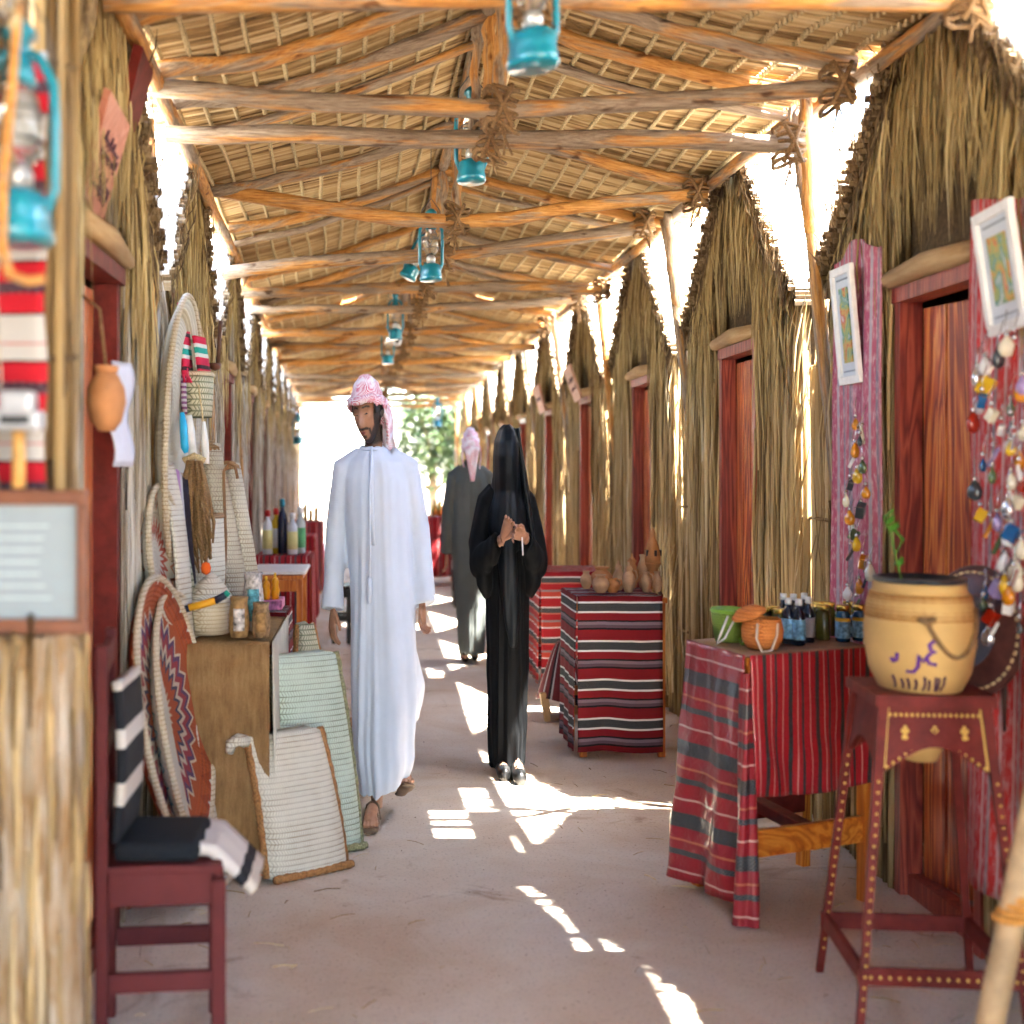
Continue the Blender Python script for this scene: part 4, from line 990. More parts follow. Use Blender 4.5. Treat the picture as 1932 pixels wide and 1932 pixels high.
# clay pot and paper by the left door
t = thing('clay_pot', 'round orange clay pot hung beside the left doorway', 'pot', (-.642, 3.6, 1.487))
cyl('body', [(0, 0), (.03, .002), (.055, .025), (.071, .07), (.066, .105), (.045, .135), (.036, .142)], M['clay'], t)
cyl('rim', [(.034, .138), (.04, .146), (.046, .158), (.04, .16), (.03, .146)], M['clay'], t)
b = MB(); b.tube([(0, 0, .15), (-.02, .02, .3), (-.1, .1, .36)], .004, 5); b.build('cord', M['rope_brown'], t, True)
b = MB(); b.grid(lambda u, v: (-.705+.035*u+.01*math.sin(v*9), 4.02+.1*u, 1.69-.285*v), 5, 14, thick=.006); tag(b.build('paper_strip', M['paper'], None, True), 'pale lilac paper strip hanging by the left doorway', 'paper')

# ------------------------------------------------------------------ maroon chair at the front left
def chair(label, loc, X0, X1, D, seat, back, mat, cat_group=None, rz=0):
    t = thing('chair', label, 'chair', loc, rz); w = .034
    for i, (x, y) in enumerate(((X0, 0), (X0, D), (X1, 0), (X1, D))):
        h = back if x == X0 else seat-.03
        b = MB(); b.rbox((x, y, h/2), (w if x != X0 else w*.8, .04, h), .004); b.build('leg', mat, t)
    for y in (0, D):
        b = MB(); b.rbox(((X0+X1)/2, y+.002, seat-.045), (X1-X0-w+.004, .03, .085), .004); b.build('seat_rail', mat, t)
        b = MB(); b.rbox(((X0+X1)/2, y+.002, .21 if y == 0 else .2), (X1-X0-w+.004, .026, .045), .004); b.build('stretcher', mat, t)
    for x in (X0, X1):
        b = MB(); b.rbox((x, D/2, seat-.048), (.026, D-.04, .08), .004); b.build('cross_rail', mat, t)
    b = MB(); b.rbox(((X0+X1)/2, D/2, seat-.004), (X1-X0+.02, D+.03, .02), .005); b.build('seat', mat, t)
    for z in (back-.05, back-.25, back-.42):
        b = MB(); b.rbox((X0, D/2, z), (.02, D-.03, .06), .004); b.build('back_slat', mat, t)
    return t
ch = chair('maroon wooden chair with black and white cushions at the front left', (-.62, 3.42, 0), 0, .267, .38, .475, .99, M['maroon'], None, R(7))
b = MB(); b.rbox((.12, .17, .504), (.2, .3, .045), .02)
tag(b.build('seat_cushion', M['black_plastic'] if False else plain('black_wool', (.014,.016,.02), .95, .2, bump=.3, scale=120), None, True, (-.62, 3.42, 0)), 'thick black cushion on the maroon chair seat', 'cushion')
b = MB()
def flap(u, v):
    s_ = u*.2; x = .19+min(s_, .1)*.9+max(0, s_-.1)*.72; z = .515-.012*min(1, s_/.1)-max(0, s_-.07)*.7
    return (x, .06+.26*v, z+.006*math.sin(v*14))
b.grid(flap, 22, 8, thick=.022, uvscale=(1, 1))
k = NM('cream_black_end', .9, .2); sp = k.n('SeparateXYZ'); k.l(k.coord('UV'), sp.inputs[0]); k.base(k.ramp(sp.outputs[0], [(0, (.6,.55,.5)), (.72, (.02,.02,.024)), (.86, (.58,.52,.44))], True))
tag(b.build('cloth_end', k.m, None, True, (-.62, 3.42, 0)), 'cream and black cloth end drooping off the maroon chair seat', 'cloth')
b = MB(); b.grid(lambda u, v: (.034+.012*math.sin(v*3), .04+.3*u, .52+.38*v), 8, 16, thick=.02, uvscale=(.36, .42)); tag(b.build('back_cushion', M['bw_stripe'], None, True, (-.62, 3.42, 0)), 'striped black and cream back cushion tied to the maroon chair', 'cushion')

# ------------------------------------------------------------------ woven goods along the left wall
def tray_mat(name, stops, zig=0):
    k = NM(name, .8, .25); v = k.coord('Object'); sp = k.n('SeparateXYZ'); k.l(v, sp.inputs[0])
    y, z = sp.outputs[1], sp.outputs[2]
    r = k.math('SQRT', k.math('ADD', k.math('MULTIPLY', y, y), k.math('MULTIPLY', z, z))); an = k.math('ARCTAN2', y, z)
    rz = r
    if zig: rz = k.math('ADD', r, k.math('MULTIPLY', k.math('PINGPONG', k.math('MULTIPLY', an, zig), 1.0), .05))
    c = k.ramp(rz, stops, True); co = k.math('SINE', k.math('MULTIPLY', r, 420)); st = k.math('SINE', k.math('MULTIPLY', an, 170))
    d = k.math('MULTIPLY', k.math('ADD', co, k.math('MULTIPLY', st, .5)), .5)
    k.base(k.mix(k.math('MULTIPLY', k.math('ADD', d, .5), .18), c, (.06,.04,.02))); k.bump(d, .7, .004); return k.m
def tray(label, loc, r, rot, mat, depth=.05, rimmat=None, name='woven_tray'):
    t = thing(name, label, 'tray', loc); t.rotation_euler = rot
    b = MB(); Mx = Matrix.Rotation(R(90), 3, 'Y')
    pr = [(0, 0), (r*.3, .004), (r*.6, .012), (r*.85, .022), (r*.97, depth), (r, depth), (r*.99, depth-.014), (r*.86, .006), (r*.6, -.004), (r*.3, -.012), (0, -.014)]
    b.lathe(pr, (0, 0, 0), 48, mat=Mx); b.build('dish', mat, t, True)
    b = MB(); b.tube([(depth, math.cos(a)*r, math.sin(a)*r) for a in [k*math.pi/24 for k in range(49)]], .012, 6, cap=False); b.build('rim', rimmat or M['weave_brown'], t, True)
    return t
cream = tray_mat('cream_tray', [(0, (.6,.55,.43)), (.2, (.64,.6,.5)), (.44, (.5,.4,.25)), (.47, (.62,.57,.46))])
tray('tall cream woven tray hung flat against the left wall', (-.74, 5.5, 1.52), .52, (0, R(2), R(0)), cream, .05, M['weave_cream'])
rust = tray_mat('rust_patterned_tray', [(0, (.55,.45,.3)), (.12, (.36,.07,.02)), (.2, (.05,.05,.09)), (.23, (.55,.45,.33)), (.26, (.3,.04,.05)), (.3, (.1,.05,.12)), (.325, (.6,.5,.36)), (.34, (.38,.08,.025)), (.42, (.3,.055,.02)), (.455, (.6,.56,.48))], 9)
tray('large rust and cream patterned woven tray leaning at the left wall', (-.665, 4.72, .62), .43, (0, R(-10), R(-5)), rust, .05, M['weave_cream'])
teal_t = tray_mat('teal_patterned_tray', [(0, (.6,.56,.46)), (.2, (.58,.53,.42)), (.36, (.06,.3,.33)), (.385, (.6,.57,.48)), (.44, (.05,.25,.3)), (.46, (.6,.57,.47))], 16)
tray('cream woven tray with teal zigzags between the rust tray and the burlap table', (-.625, 4.98, .5), .49, (0, R(-12), R(-4)), teal_t, .05, M['weave_cream'])
t = tray('small cream and red woven tray above the rust tray', (-.735, 5.05, 1.1), .24, (0, R(-6), R(-5)), tray_mat('cream_red_tray', [(0, (.6,.56,.48)), (.1, (.45,.09,.06)), (.14, (.6,.55,.46)), (.2, (.55,.25,.15)), (.22, (.62,.57,.48))], 7), .04, M['weave_cream'])

# burlap covered table
def cover(name, mat, x0, x1, y0, y1, h, drop, parent, seed=0, flare=.02, uvs=1.0, top=True, topmat=None, sides='fblr', wav=.006):
    """cloth over a table: top sheet and hanging sides, each side falling in shallow folds"""
    b = MB()
    if top:
        b.grid(lambda u, v: (x0+(x1-x0)*u, y0+(y1-y0)*v, h+.006*noise.noise(Vector((u*3+seed, v*3, 0)))), 10, 10, thick=.005, uvscale=((x1-x0)*1.5*uvs, (y1-y0)*uvs))
    def side(a, c, nrm):
        a, c = Vector(a), Vector(c); L = (c-a).length; n = Vector(nrm)
        dz = drop if not isinstance(drop, dict) else drop
        def f(u, v):
            fo = (wav*math.sin(u*L*38+seed)+wav*.8*noise.noise(Vector((u*L*14, v*2+seed, 2))))*v
            p = a+(c-a)*u+n*(.004+flare*v+fo); return (p.x, p.y, h-.002-drop*v+.006*math.sin(u*7+seed)*v)
        b.grid(f, 22, 16, thick=.005, uvscale=(L*1.5*uvs if abs(n.y) > .5 else L*uvs, drop*uvs))
    if 'f' in sides: side((x0, y0, 0), (x1, y0, 0), (0, -1, 0))
    if 'r' in sides: side((x1, y0, 0), (x1, y1, 0), (1, 0, 0))
    if 'l' in sides: side((x0, y1, 0), (x0, y0, 0), (-1, 0, 0))
    if 'b' in sides: side((x1, y1, 0), (x0, y1, 0), (0, 1, 0))
    return b.build(name, mat, parent, True)
def plain_table(label, x0, x1, y0, y1, h, mat, leg=.03, name='table', shelf=None):
    t = thing(name, label, 'table', ((x0+x1)/2, (y0+y1)/2, 0)); cx, cy = (x0+x1)/2, (y0+y1)/2
    b = MB(); b.rbox((0, 0, h-.014), (x1-x0, y1-y0, .026), .004); b.build('table_top', mat, t)
    for x in (x0-cx+leg*.7, x1-cx-leg*.7):
        for y in (y0-cy+leg, y1-cy-leg):
            b = MB(); b.rbox((x, y, (h-.028)/2), (leg, leg*1.2, h-.028), .003); b.build('leg', mat, t)
    for y in (y0-cy+leg, y1-cy-leg):
        b = MB(); b.rbox((0, y, .26), (x1-x0-2.4*leg, leg*.6, .05), .003); b.build('stretcher', mat, t)
        b = MB(); b.rbox((0, y, h-.07), (x1-x0-2.4*leg, leg*.6, .07), .003); b.build('apron', mat, t)
    return t
plain_table('low wooden table hidden under the burlap cover', -.72, -.352, 5.09, 6.0, .795, M['orange_wood'])
tag(cover('burlap_cover', M['burlap'], -.725, -.347, 5.08, 6.02, .802, .78, None, 1, .02, sides='flb', wav=.013), 'brown burlap cover on the left stall table', 'cloth')
b = MB(); b.grid(lambda u, v: (-.338+.012*math.sin(u*30)*v+.01*v, 5.07+.95*u, .809-.76*v), 20, 10, thick=.004); tag(b.build('pale_side_cloth', M['pale_cloth'], None, True), 'pale cloth hanging down the aisle side of the burlap table', 'cloth')
TT = .812
t = thing('lidded_basket', 'cream coiled basket with a cone lid on the burlap table', 'basket', (-.575, 5.32, TT))
cyl('body', [(0, 0), (.1, 0), (.116, .03), (.12, .08), (.118, .115), (.1, .118)], M['weave_cream'], t)
cyl('lid', [(.124, .116), (.122, .124), (.09, .16), (.05, .195), (.02, .212), (0, .215)], M['weave_white'], t)
cyl('bobble', [(0, .21), (.022, .218), (.028, .235), (.02, .252), (0, .258)], plain('orange_wool', (.75,.12,.015), .9), t, (-.012, -.04, 0))
t = thing('wrapped_stick', 'short stick wrapped in yellow and black leaning on the coiled basket', 'stick', (-.575, 5.1, TT+.11))
b = MB(); b.tube([(-.05, 0, 0), (.04, 0, .025)], .013, 8); b.build('yellow_wrap', flat('yellow_wrap', (.75,.36,.015)), t, True)
for n_, a, c in (('dark_wrap', (-.09, .0, -.012), (-.048, 0, .0)), ('dark_wrap', (.038, 0, .024), (.075, 0, .045))):
    b = MB(); b.tube([a, c], .0125, 8); b.build(n_, flat('navy_wrap', (.012,.018,.04)), t, True)
b = MB(); b.tube([(.075, 0, .045), (.085, 0, .055)], .011, 8); b.build('tip', flat('green_tip', (.01,.32,.22)), t, True)
def pouch(label, loc, w, h, mats, name='fabric_pouch'):
    t = thing(name, label, 'pouch', loc)
    cyl('body', [(0, 0), (w*.8, 0), (w, h*.2), (w*.95, h*.6), (w*.8, h*.85), (w*.88, h), (w*.8, h*.98)], mats[0], t)
    b = MB(); b.lathe([(w*1.02, h*.15), (w*1.0, h*.6), (w*.9, h*.8)], (0, 0, 0), 10, rx=SX); b.v = [v for v in b.v]
    b = MB(); b.grid(lambda u, v: (math.cos(-2.0+1.1*u)*w*1.03*SX, math.sin(-2.0+1.1*u)*w*1.03, h*(.18+.55*v)), 6, 6, thick=.003); b.build('printed_panel', mats[1], t, True)
    return t
pm = plain('printed_cream_cotton', (.55,.5,.46), .85, var=.6, scale=45); bs = plain('brown_sacking', (.4,.23,.09), .9, var=.35, scale=40, bump=.3)
pouch('brown sacking pouch with a printed panel on the burlap table', (-.462, 5.2, TT), .055, .14, (bs, pm))
pouch('rounded brown pouch at the aisle corner of the burlap table', (-.385, 5.2, TT), .05, .12, (plain('brown_sacking_b', (.33,.2,.1), .9, var=.5, scale=50, bump=.3), bs))
pouch('printed cream pouch standing behind the brown pouches', (-.43, 5.42, TT), .06, .21, (pm, plain('teal_print', (.1,.3,.34), .85, var=.7, scale=60)))
# tall woven baskets and rolls standing at the back of the table
t = thing('tall_basket', 'open white woven basket at the back of the burlap table', 'basket', (-.66, 5.72, TT))
cyl('body', [(0, 0), (.13, 0), (.15, .2), (.138, .41), (.128, .41), (.138, .2), (.12, .03), (0, .03)], M['weave_white'], t)
cyl('rim', [(.138, .4), (.144, .408), (.138, .418), (.128, .41)], M['weave_brown'], t)
def roll(label, a, c, r0, r1, mat, name='woven_roll'):
    a, c = Vector(a), Vector(c); t = thing(name, label, 'roll', a)
    b = MB(); b.tube([(0, 0, 0), tuple((c-a)*.5), tuple(c-a)], [r0, (r0+r1)/2*1.05, r1], 14, flat=.8); b.build('body', mat, t, True)
    b = MB(); b.tube([tuple((c-a)*.96), tuple((c-a)*1.0), tuple((c-a)*1.05+Vector((.02, 0, -.03)))], [r1*1.06, r1*1.1, r1*.4], 12, flat=.8); b.build('edge', M['weave_brown'], t, True)
    return t
roll('white woven palm roll standing tallest beside the wall goods', (-.56, 6.0, .8), (-.66, 6.1, 1.5), .085, .04, M['weave_white'])
roll('slim white palm roll leaning toward the aisle', (-.49, 6.15, .8), (-.59, 6.3, 1.42), .05, .035, M['weave_white'])
roll('cream palm roll leaning behind the coiled basket', (-.69, 5.4, .8), (-.745, 5.5, 1.38), .06, .05, M['weave_cream'])
t = thing('hooked_cane', 'thin brown cane with a hooked top leaning on the white rolls', 'cane', (-.585, 5.85, TT))
b = MB(); b.tube([(0, 0, 0), (0.01, .03, .3), (.0, .05, .52), (.0, .05, .58), (.02, .05, .61), (.045, .05, .6), (.055, .05, .55)], .0065, 7); b.build('stem', plain('brown_cane', (.24,.12,.05), .5), t, True)
t = thing('rope_skein', 'hank of brown palm rope hanging over the tall baskets', 'rope', (-.655, 5.5, 1.43))
b = MB()
for i in range(46):
    x = U(-.05, .05); L = U(.2, .42); b.tube([(x*.5, U(-.03, .03), 0), (x, U(-.03, .03), -L*.4), (x*1.1+U(-.02, .02), U(-.04, .03), -L*.75), (x+.02, U(-.04, .03), -L)], [.006, .0075, .007, .004], 5)
stuff(b.build('strands', M['rope_brown'], t, True))
b = MB(); b.tube([(-.04, 0, 0), (0, 0, .02), (.04, 0, 0)], .012, 6); b.build('tie', M['rope'], t, True)
b = MB(); b.grid(lambda u, v: (-.725+.05*u+.03*v, 5.3+.12*u, 1.38-.38*v+.02*math.sin(u*5)), 8, 14, thick=.008, uvscale=(.15, .4))
tag(b.build('hanging_scarf', stripe_mat('black_mauve_scarf', [(.05, (.012,.008,.02), 0), (.03, (.42,.22,.42), 0), (.02, (.5,.48,.5), 0), (.05, (.014,.01,.02), 0)], .15, 0, pat=0), None, True), 'black and mauve scarf hanging behind the rope hank', 'scarf')
b = MB(); b.grid(lambda u, v: (-.70+.012*u+.03*v, 5.32+.05*u, 1.12-.16*v), 4, 8, thick=.006); tag(b.build('green_ribbon', flat('green_satin', (.02,.42,.3)), None, True), 'bright green ribbon under the mauve scarf', 'ribbon')
# hung on the wall above the table
t = thing('tassel_strap', 'red strap with green and white beadwork hanging on the left wall', 'strap', (-.735, 5.62, 2.03))
k_bead = stripe_mat('bead_strap', [(.04, (.6,.02,.07), 0), (.02, (.7,.7,.66), 0), (.03, (.02,.35,.28), 0), (.02, (.7,.7,.66), 0), (.04, (.6,.02,.07), 0), (.02, (.05,.02,.03), 0)], .13, 1, pat=0)
b = MB(); b.grid(lambda u, v: (.02*u+.02*v, .09*u, -.27*v), 4, 14, thick=.012, uvscale=(.1, .27)); b.build('band', k_bead, t, True)
b = MB(); b.grid(lambda u, v: (.05+.03*u+.03*v, .06+.1*u, -.12-.2*v), 4, 10, thick=.012, uvscale=(.1, .2)); b.build('band', k_bead, t, True)
b = MB(); b.tube([(.02, .03, -.26), (.025, .03, -.42)], .011, 8); b.build('braid', stripe_mat('purple_braid', [(.02, (.2,.07,.18), 0), (.02, (.5,.45,.5), 0)], .02, 2, 'Object', pat=0, crossaxis=0), t, True)
b = MB()
for i in range(16): b.tube([(.012+U(-.02, .03), .03+U(-.02, .02), -.245), (.015+U(-.03, .04), .03+U(-.02, .02), -.3)], .004, 4)
b.build('tassel', flat('crimson_tassel', (.62,.02,.09)), t, True)
t = thing('wall_basket', 'small green and cream woven basket hung on the left wall', 'basket', (-.672, 5.75, 1.6))
cyl('body', [(0, 0), (.085, 0), (.092, .1), (.095, .165), (.085, .165), (.082, .02), (0, .02)], M['weave_green'], t)
cyl('rim', [(.093, .155), (.1, .165), (.093, .175), (.084, .168)], M['weave_cream'], t)
t = thing('blue_bottle_bag', 'bright blue and white cloth tube hanging under the wall basket', 'bag', (-.69, 5.5, 1.46))
b = MB(); b.tube([(-.01, 0, .15), (-.005, 0, .1), (0.0, 0, .02), (.005, 0, 0)], [.008, .014, .015, .008], 8); b.build('blue_side', flat('sky_blue', (.02,.4,.72)), t, True)
b = MB(); b.tube([(.012, .02, .14), (.018, .02, .08), (.03, .02, -.02)], [.012, .018, .014], 8); b.build('white_side', M['white'], t, True)
t = thing('white_cloth_tube', 'white cloth tube hanging beside the blue one', 'bag', (-.635, 5.62, 1.42)); b = MB(); b.tube([(0, 0, .16), (.006, 0, .08), (.012, 0, 0)], [.008, .015, .012], 8); b.build('body', M['white'], t, True)
b = MB(); b.tube([(0, 0, .16), (-.02, .02, .3)], .003, 4); b.build('cord', M['rope'], t)
t = thing('wooden_ladle', 'dark wooden ladle hung above the wall basket', 'ladle', (-.62, 5.9, 1.79)); cyl('bowl', [(0, 0), (.03, .008), (.04, .03), (.036, .03), (.026, .014), (0, .008)], plain('dark_wood', (.1,.03,.015), .5), t)
b = MB(); b.tube([(.01, 0, .02), (.02, .02, .2)], .008, 6); b.build('handle', plain('dark_wood_b', (.1,.04,.02), .5), t, True)

# woven bags on the floor
def floor_bag(label, A, B, top, d0, mat, trim, lean=.08, name='woven_bag', fat=.07):
    """A,B bottom corners (x,y); top half-width; a slumped flat bag with braided edges"""
    A, B = Vector((A[0], A[1], 0)), Vector((B[0], B[1], 0)); c = (A+B)/2; ax = (B-A)/2; hw = ax.length; ax.normalize(); nr = Vector((ax.y, -ax.x, 0))
    t = thing(name, label, 'bag', c); b = MB(); n = 28; rings = 16; vs = []; fs = []
    def ring(j):
        v = j/rings; w = hw*(1-v)+top*v; th = fat*(1-.55*v)*(.55+.45*math.sin(min(1, v*3+.2)*1.57)); sh = -.035*v*v*hw/.15
        return v, w, th, sh
    for j in range(rings+1):
        v, w, th, sh = ring(j)
        for k in range(n):
            a = 2*math.pi*k/n; p = ax*(math.copysign(abs(math.cos(a))**.6, math.cos(a))*w+sh)+nr*(math.sin(a)*th)-nr*lean*v
            vs.append((p.x, p.y, .012+d0*v+.012*math.sin(math.cos(a)*4)*v))
    for j in range(rings):
        for k in range(n): fs.append((j*n+k, j*n+(k+1) % n, (j+1)*n+(k+1) % n, (j+1)*n+k))
    fs.append(tuple(range(n-1, -1, -1))); fs.append(tuple(rings*n+k for k in range(n)))
    b.add(vs, fs); b.build('body', mat, t, True)
    for sgn, nm in ((-1, 'edge_braid'), (1, 'edge_braid')):
        b = MB(); pts = []
        for j in range(0, rings+1):
            v, w, th, sh = ring(j); p = ax*(sgn*w*1.0+sh)-nr*lean*v; pts.append((p.x, p.y, .014+d0*v))
        b.tube(pts, [.013*(1+.25*(i % 2)) for i in range(len(pts))], 6); b.build(nm, trim, t, True)
    b = MB(); v, w, th, sh = ring(0); pts = [tuple(ax*w*q+nr*(th*.9)+Vector((0, 0, .016))) for q in [-1+.1*i for i in range(21)]]; b.tube(pts, [.013*(1+.25*(i % 2)) for i in range(21)], 6); b.build('hem_braid', trim, t, True)
    return t, (lambda q, v: tuple(ax*(ring(int(v*rings))[1]*q+ring(int(v*rings))[3])-nr*lean*v+Vector((0, 0, .012+d0*v))))
brt = plain('brown_braid', (.36,.17,.06), .85, var=.4, scale=120, bump=.5)
t, f = floor_bag('white woven bag with brown braided edges standing on the floor', (-.352, 5.02), (-.092, 5.24), .16, .47, M['weave_white'], brt)
a = Vector(f(-1, .97)); b = MB(); b.tube([a, a+Vector((-.03, -.02, .012)), a+Vector((-.055, -.02, -.004)), a+Vector((-.06, -.02, -.035))], [.022, .022, .02, .014], 8); b.build('handle', M['weave_white'], t, True)
t, f = floor_bag('mint green woven bag standing behind the white bag', (-.33, 5.3), (-.04, 5.5), .14, .71, M['weave_mint'], plain('olive_braid', (.24,.24,.13), .85, var=.5, scale=120, bump=.5), .05)
a = Vector(f(-.9, .9)); b = MB(); b.tube([a, a+Vector((-.05, -.03, .03)), a+Vector((-.11, -.05, .05))], .005, 5); b.build('cord', M['rope'], t, True)
t, f = floor_bag('pale woven bag with brown mesh top behind the mint bag', (-.36, 6.3), (-.12, 6.5), .04, .72, M['weave_green'], brt, .03)
t = thing('woven_cone', 'brown woven food cover lying on its side behind the mint bag', 'food cover', (-.17, 6.75, .15)); b = MB(); Mx = Matrix.Rotation(R(62), 3, 'Y') @ Matrix.Rotation(R(20), 3, 'X')
b.lathe([(0, .26), (.03, .25), (.12, .06), (.15, 0), (.14, -.005), (.11, .05), (0, .22)], (0, 0, 0), 24, mat=Mx, rx=.9); b.build('body', M['weave_brown'], t, True)
b = MB(); b.tube([tuple(Mx @ Vector((math.cos(q)*.15*.9, math.sin(q)*.15, 0))) for q in [i*math.pi/12 for i in range(25)]], .01, 6, cap=False); b.build('rim', M['black_plastic'], t, True)

# long mat hanging between the trays and the table, and loose straw on the floor
b = MB(); b.grid(lambda u, v: (-.745+.21*v+.03*u+.012*math.sin(v*9), 5.2-.22*v+.11*u, 1.42-1.36*v), 8, 40, thick=.012, uvscale=(.12, 1.4)); tag(b.build('hanging_mat', M['weave_white'], None, True), 'long cream woven mat sloping down beside the burlap table', 'mat')
b = MB(); b.grid(lambda u, v: (-.70+.2*v+.022*u+.01*math.sin(v*7+1), 5.3-.22*v+.07*u, 1.1-1.06*v), 6, 30, thick=.012, uvscale=(.1, 1.1)); tag(b.build('hanging_mat', M['weave_green'], None, True), 'narrow green flecked woven mat at the edge of the burlap table', 'mat')
b = MB(); rr = random.Random(21)
for i in range(420):
    y = rr.uniform(3.6, 12); sd = rr.random(); x = XL(y)+.06+rr.random()**2*.9 if sd < .5 else XR(y)-.05-rr.random()**2*1.0
    a = rr.uniform(0, 3.14); l = rr.uniform(.012, .05); b.tube([(x-math.cos(a)*l, y-math.sin(a)*l, .003), (x, y, .004+rr.uniform(0, .004)), (x+math.cos(a)*l, y+math.sin(a)*l, .003)], rr.uniform(.0009, .002), 3, rr.random())
bg = MB()
for i in range(500):
    y = rr.uniform(3.5, 13); x = rr.uniform(XL(y)+.05, XR(y)-.05); q = rr.uniform(.001, .003); bg.box((x, y, q*.35), (q*2*.7, q*2, q), (0, 0, rr.uniform(0, 3)), rr.random(), .55)
stuff(bg.build('grit', plain('grey_brown_grit', (.3,.22,.16), .9, var=.5, scale=90)))['label'] = 'grit and tiny pebbles lying on the walkway'
stuff(b.build('straw_litter', M['stalk']))['label'] = 'bits of dry straw scattered on the walkway'

# ------------------------------------------------------------------ stalls further down on the left
plain_table('white topped wooden side table by the left wall', -.74, -.42, 9.2, 9.9, .75, M['orange_wood'], .035)
b = MB(); b.rbox((-.58, 9.54, .764), (.35, .74, .02), .006); tag(b.build('white_table_board', M['white'], None), 'white board lying on the wooden side table', 'board')
plain_table('small stool table under a dark red striped cloth by the pouches', -.6, -.44, 7.6, 8.0, .66, M['orange_wood'], .025, 'stool')
tag(cover('stool_cloth', M['sadu'], -.605, -.435, 7.59, 8.01, .668, .42, None, 4, .012, sides='frl'), 'dark red banded cloth on the small left stool', 'cloth')
b = MB(); b.rbox((-.525, 7.8, .7), (.13, .26, .05), .006); tag(b.build('pink_box', plain('pink_print', (.62,.2,.42), .5, var=.5, scale=30), None), 'flat pink printed box on the red cloth stool', 'box')
for i, (x, y, hh) in enumerate(((-.545, 7.72, .1), (-.5, 7.75, .115))):
    t = thing('yellow_bottle', ('shorter' if i == 0 else 'taller')+' yellow squeeze bottle on the pink box', 'bottle', (x, y, .726), 0, 'yellow bottles'); cyl('body', [(0, 0), (.03, 0), (.034, hh*.4), (.026, hh*.6), (.03, hh*.8), (.02, hh*.95), (0, hh)], flat('honey_yellow', (.8,.34,.01), .3), t)
    cyl('cap', [(0, hh), (.011, hh), (.009, hh+.02), (0, hh+.022)], flat('yellow_cap', (.85,.5,.03)), t)
b = MB(); b.rbox((-.6, 7.7, .768), (.05, .06, .085), .004); tag(b.build('flower_carton', plain('white_pink_carton', (.62,.35,.55), .5, var=.5, scale=45), None), 'white carton with a pink flower beside the yellow bottles', 'carton')
def sadu_table(label, clabel, x0, x1, y0, y1, h, drop, mat, seed, sides='frlb', uvs=1.0):
    plain_table(label, x0+.01, x1-.01, y0+.015, y1-.015, h-.008, M['orange_wood'], .03)
    return tag(cover('table_cloth', mat, x0, x1, y0, y1, h, drop, None, seed, .014, uvs, sides=sides), clabel, 'cloth', 'striped table cloths')
sadu_v = stripe_mat('sadu_red_upright', [(.06, RD, 0), (.012, (.6,.4,.38), 0), (.05, (.3,.014,.02), 0), (.03, (.05,.05,.06), 1), (.06, RD, 0), (.02, DK, 0)], .17, 0, pat=60)
sadu_table('table under the bottles in the left row', 'red cloth with white fringe lines under the left-row bottles', -.83, -.435, 10.6, 11.3, .785, .7, sadu_v, 11)
sadu_table('narrow table behind the bottle table on the left', 'red striped cloth on the narrow left table behind the bottles', -.74, -.485, 12.7, 13.3, .84, .7, sadu_v, 13)
sadu_table('far table near the end of the left row', 'red striped cloth on the farthest left table', -.85, -.545, 16.2, 17.0, .84, .74, sadu_v, 17)
def bottle(label, loc, r, h, mat, capm, labm=None, name='bottle', cat='bottle', group=None, neck=.4, labz=(.12, .55)):
    t = thing(name, label, cat, loc, 0, group)
    cyl('body', [(0, 0), (r*.95, 0), (r, h*.03), (r, h*.6), (r*.9, h*.68), (r*neck, h*.8), (r*neck, h*.86), (0, h*.86)], mat, t, n=16)
    cyl('cap', [(0, h*.855), (r*(neck+.12), h*.855), (r*(neck+.12), h*.99), (0, h)], capm, t, n=14)
    if labm: cyl('label', [(r*1.0, h*labz[0]), (r*1.03, h*(labz[0]+.005)), (r*1.03, h*(labz[1]-.005)), (r*1.0, h*labz[1])], labm, t, n=18)
    return t
pale_y = flat('pale_yellow_label', (.62,.58,.25)); red_cap = flat('red_cap', (.6,.02,.02)); wm = flat('milky_plastic', (.62,.64,.68))
for lab, px, y, h, m, c, l in (('milky bottle with red cap and pale yellow label, left end of the red table', 505, 10.75, .32, wm, red_cap, pale_y), ('yellow bottle with a red cap on the left red table', 521, 10.9, .33, flat('yellow_bottle', (.68,.45,.02)), red_cap, wm),
        ('tall dark bottle with a teal top on the left red table', 533, 10.85, .4, flat('navy_bottle', (.015,.02,.05), .2), flat('teal_cap', (.02,.22,.3)), None), ('milky bottle with a broad yellow label on the left red table', 552, 10.75, .3, wm, M['white'], pale_y), ('clear bottle with green base at the aisle end of the left red table', 567, 10.9, .34, flat('clear_pale', (.5,.56,.56), .15), M['white'], flat('green_label', (.1,.35,.15)))):
    bottle(lab, ((px-700)*y/FOC, y, .793), .055, h, m, c, l)
for i, (x, h) in enumerate(((-.79, .18), (-.73, .24), (-.67, .16), (-.61, .2))):
    bottle('%s brown bottle from the wall on the farthest left table' % _nth[i], (x, 16.5, .848), .04, h, plain('amber_bottle', (.4,.22,.06), .3), M['gold'], None, group='bottles on the farthest left table')

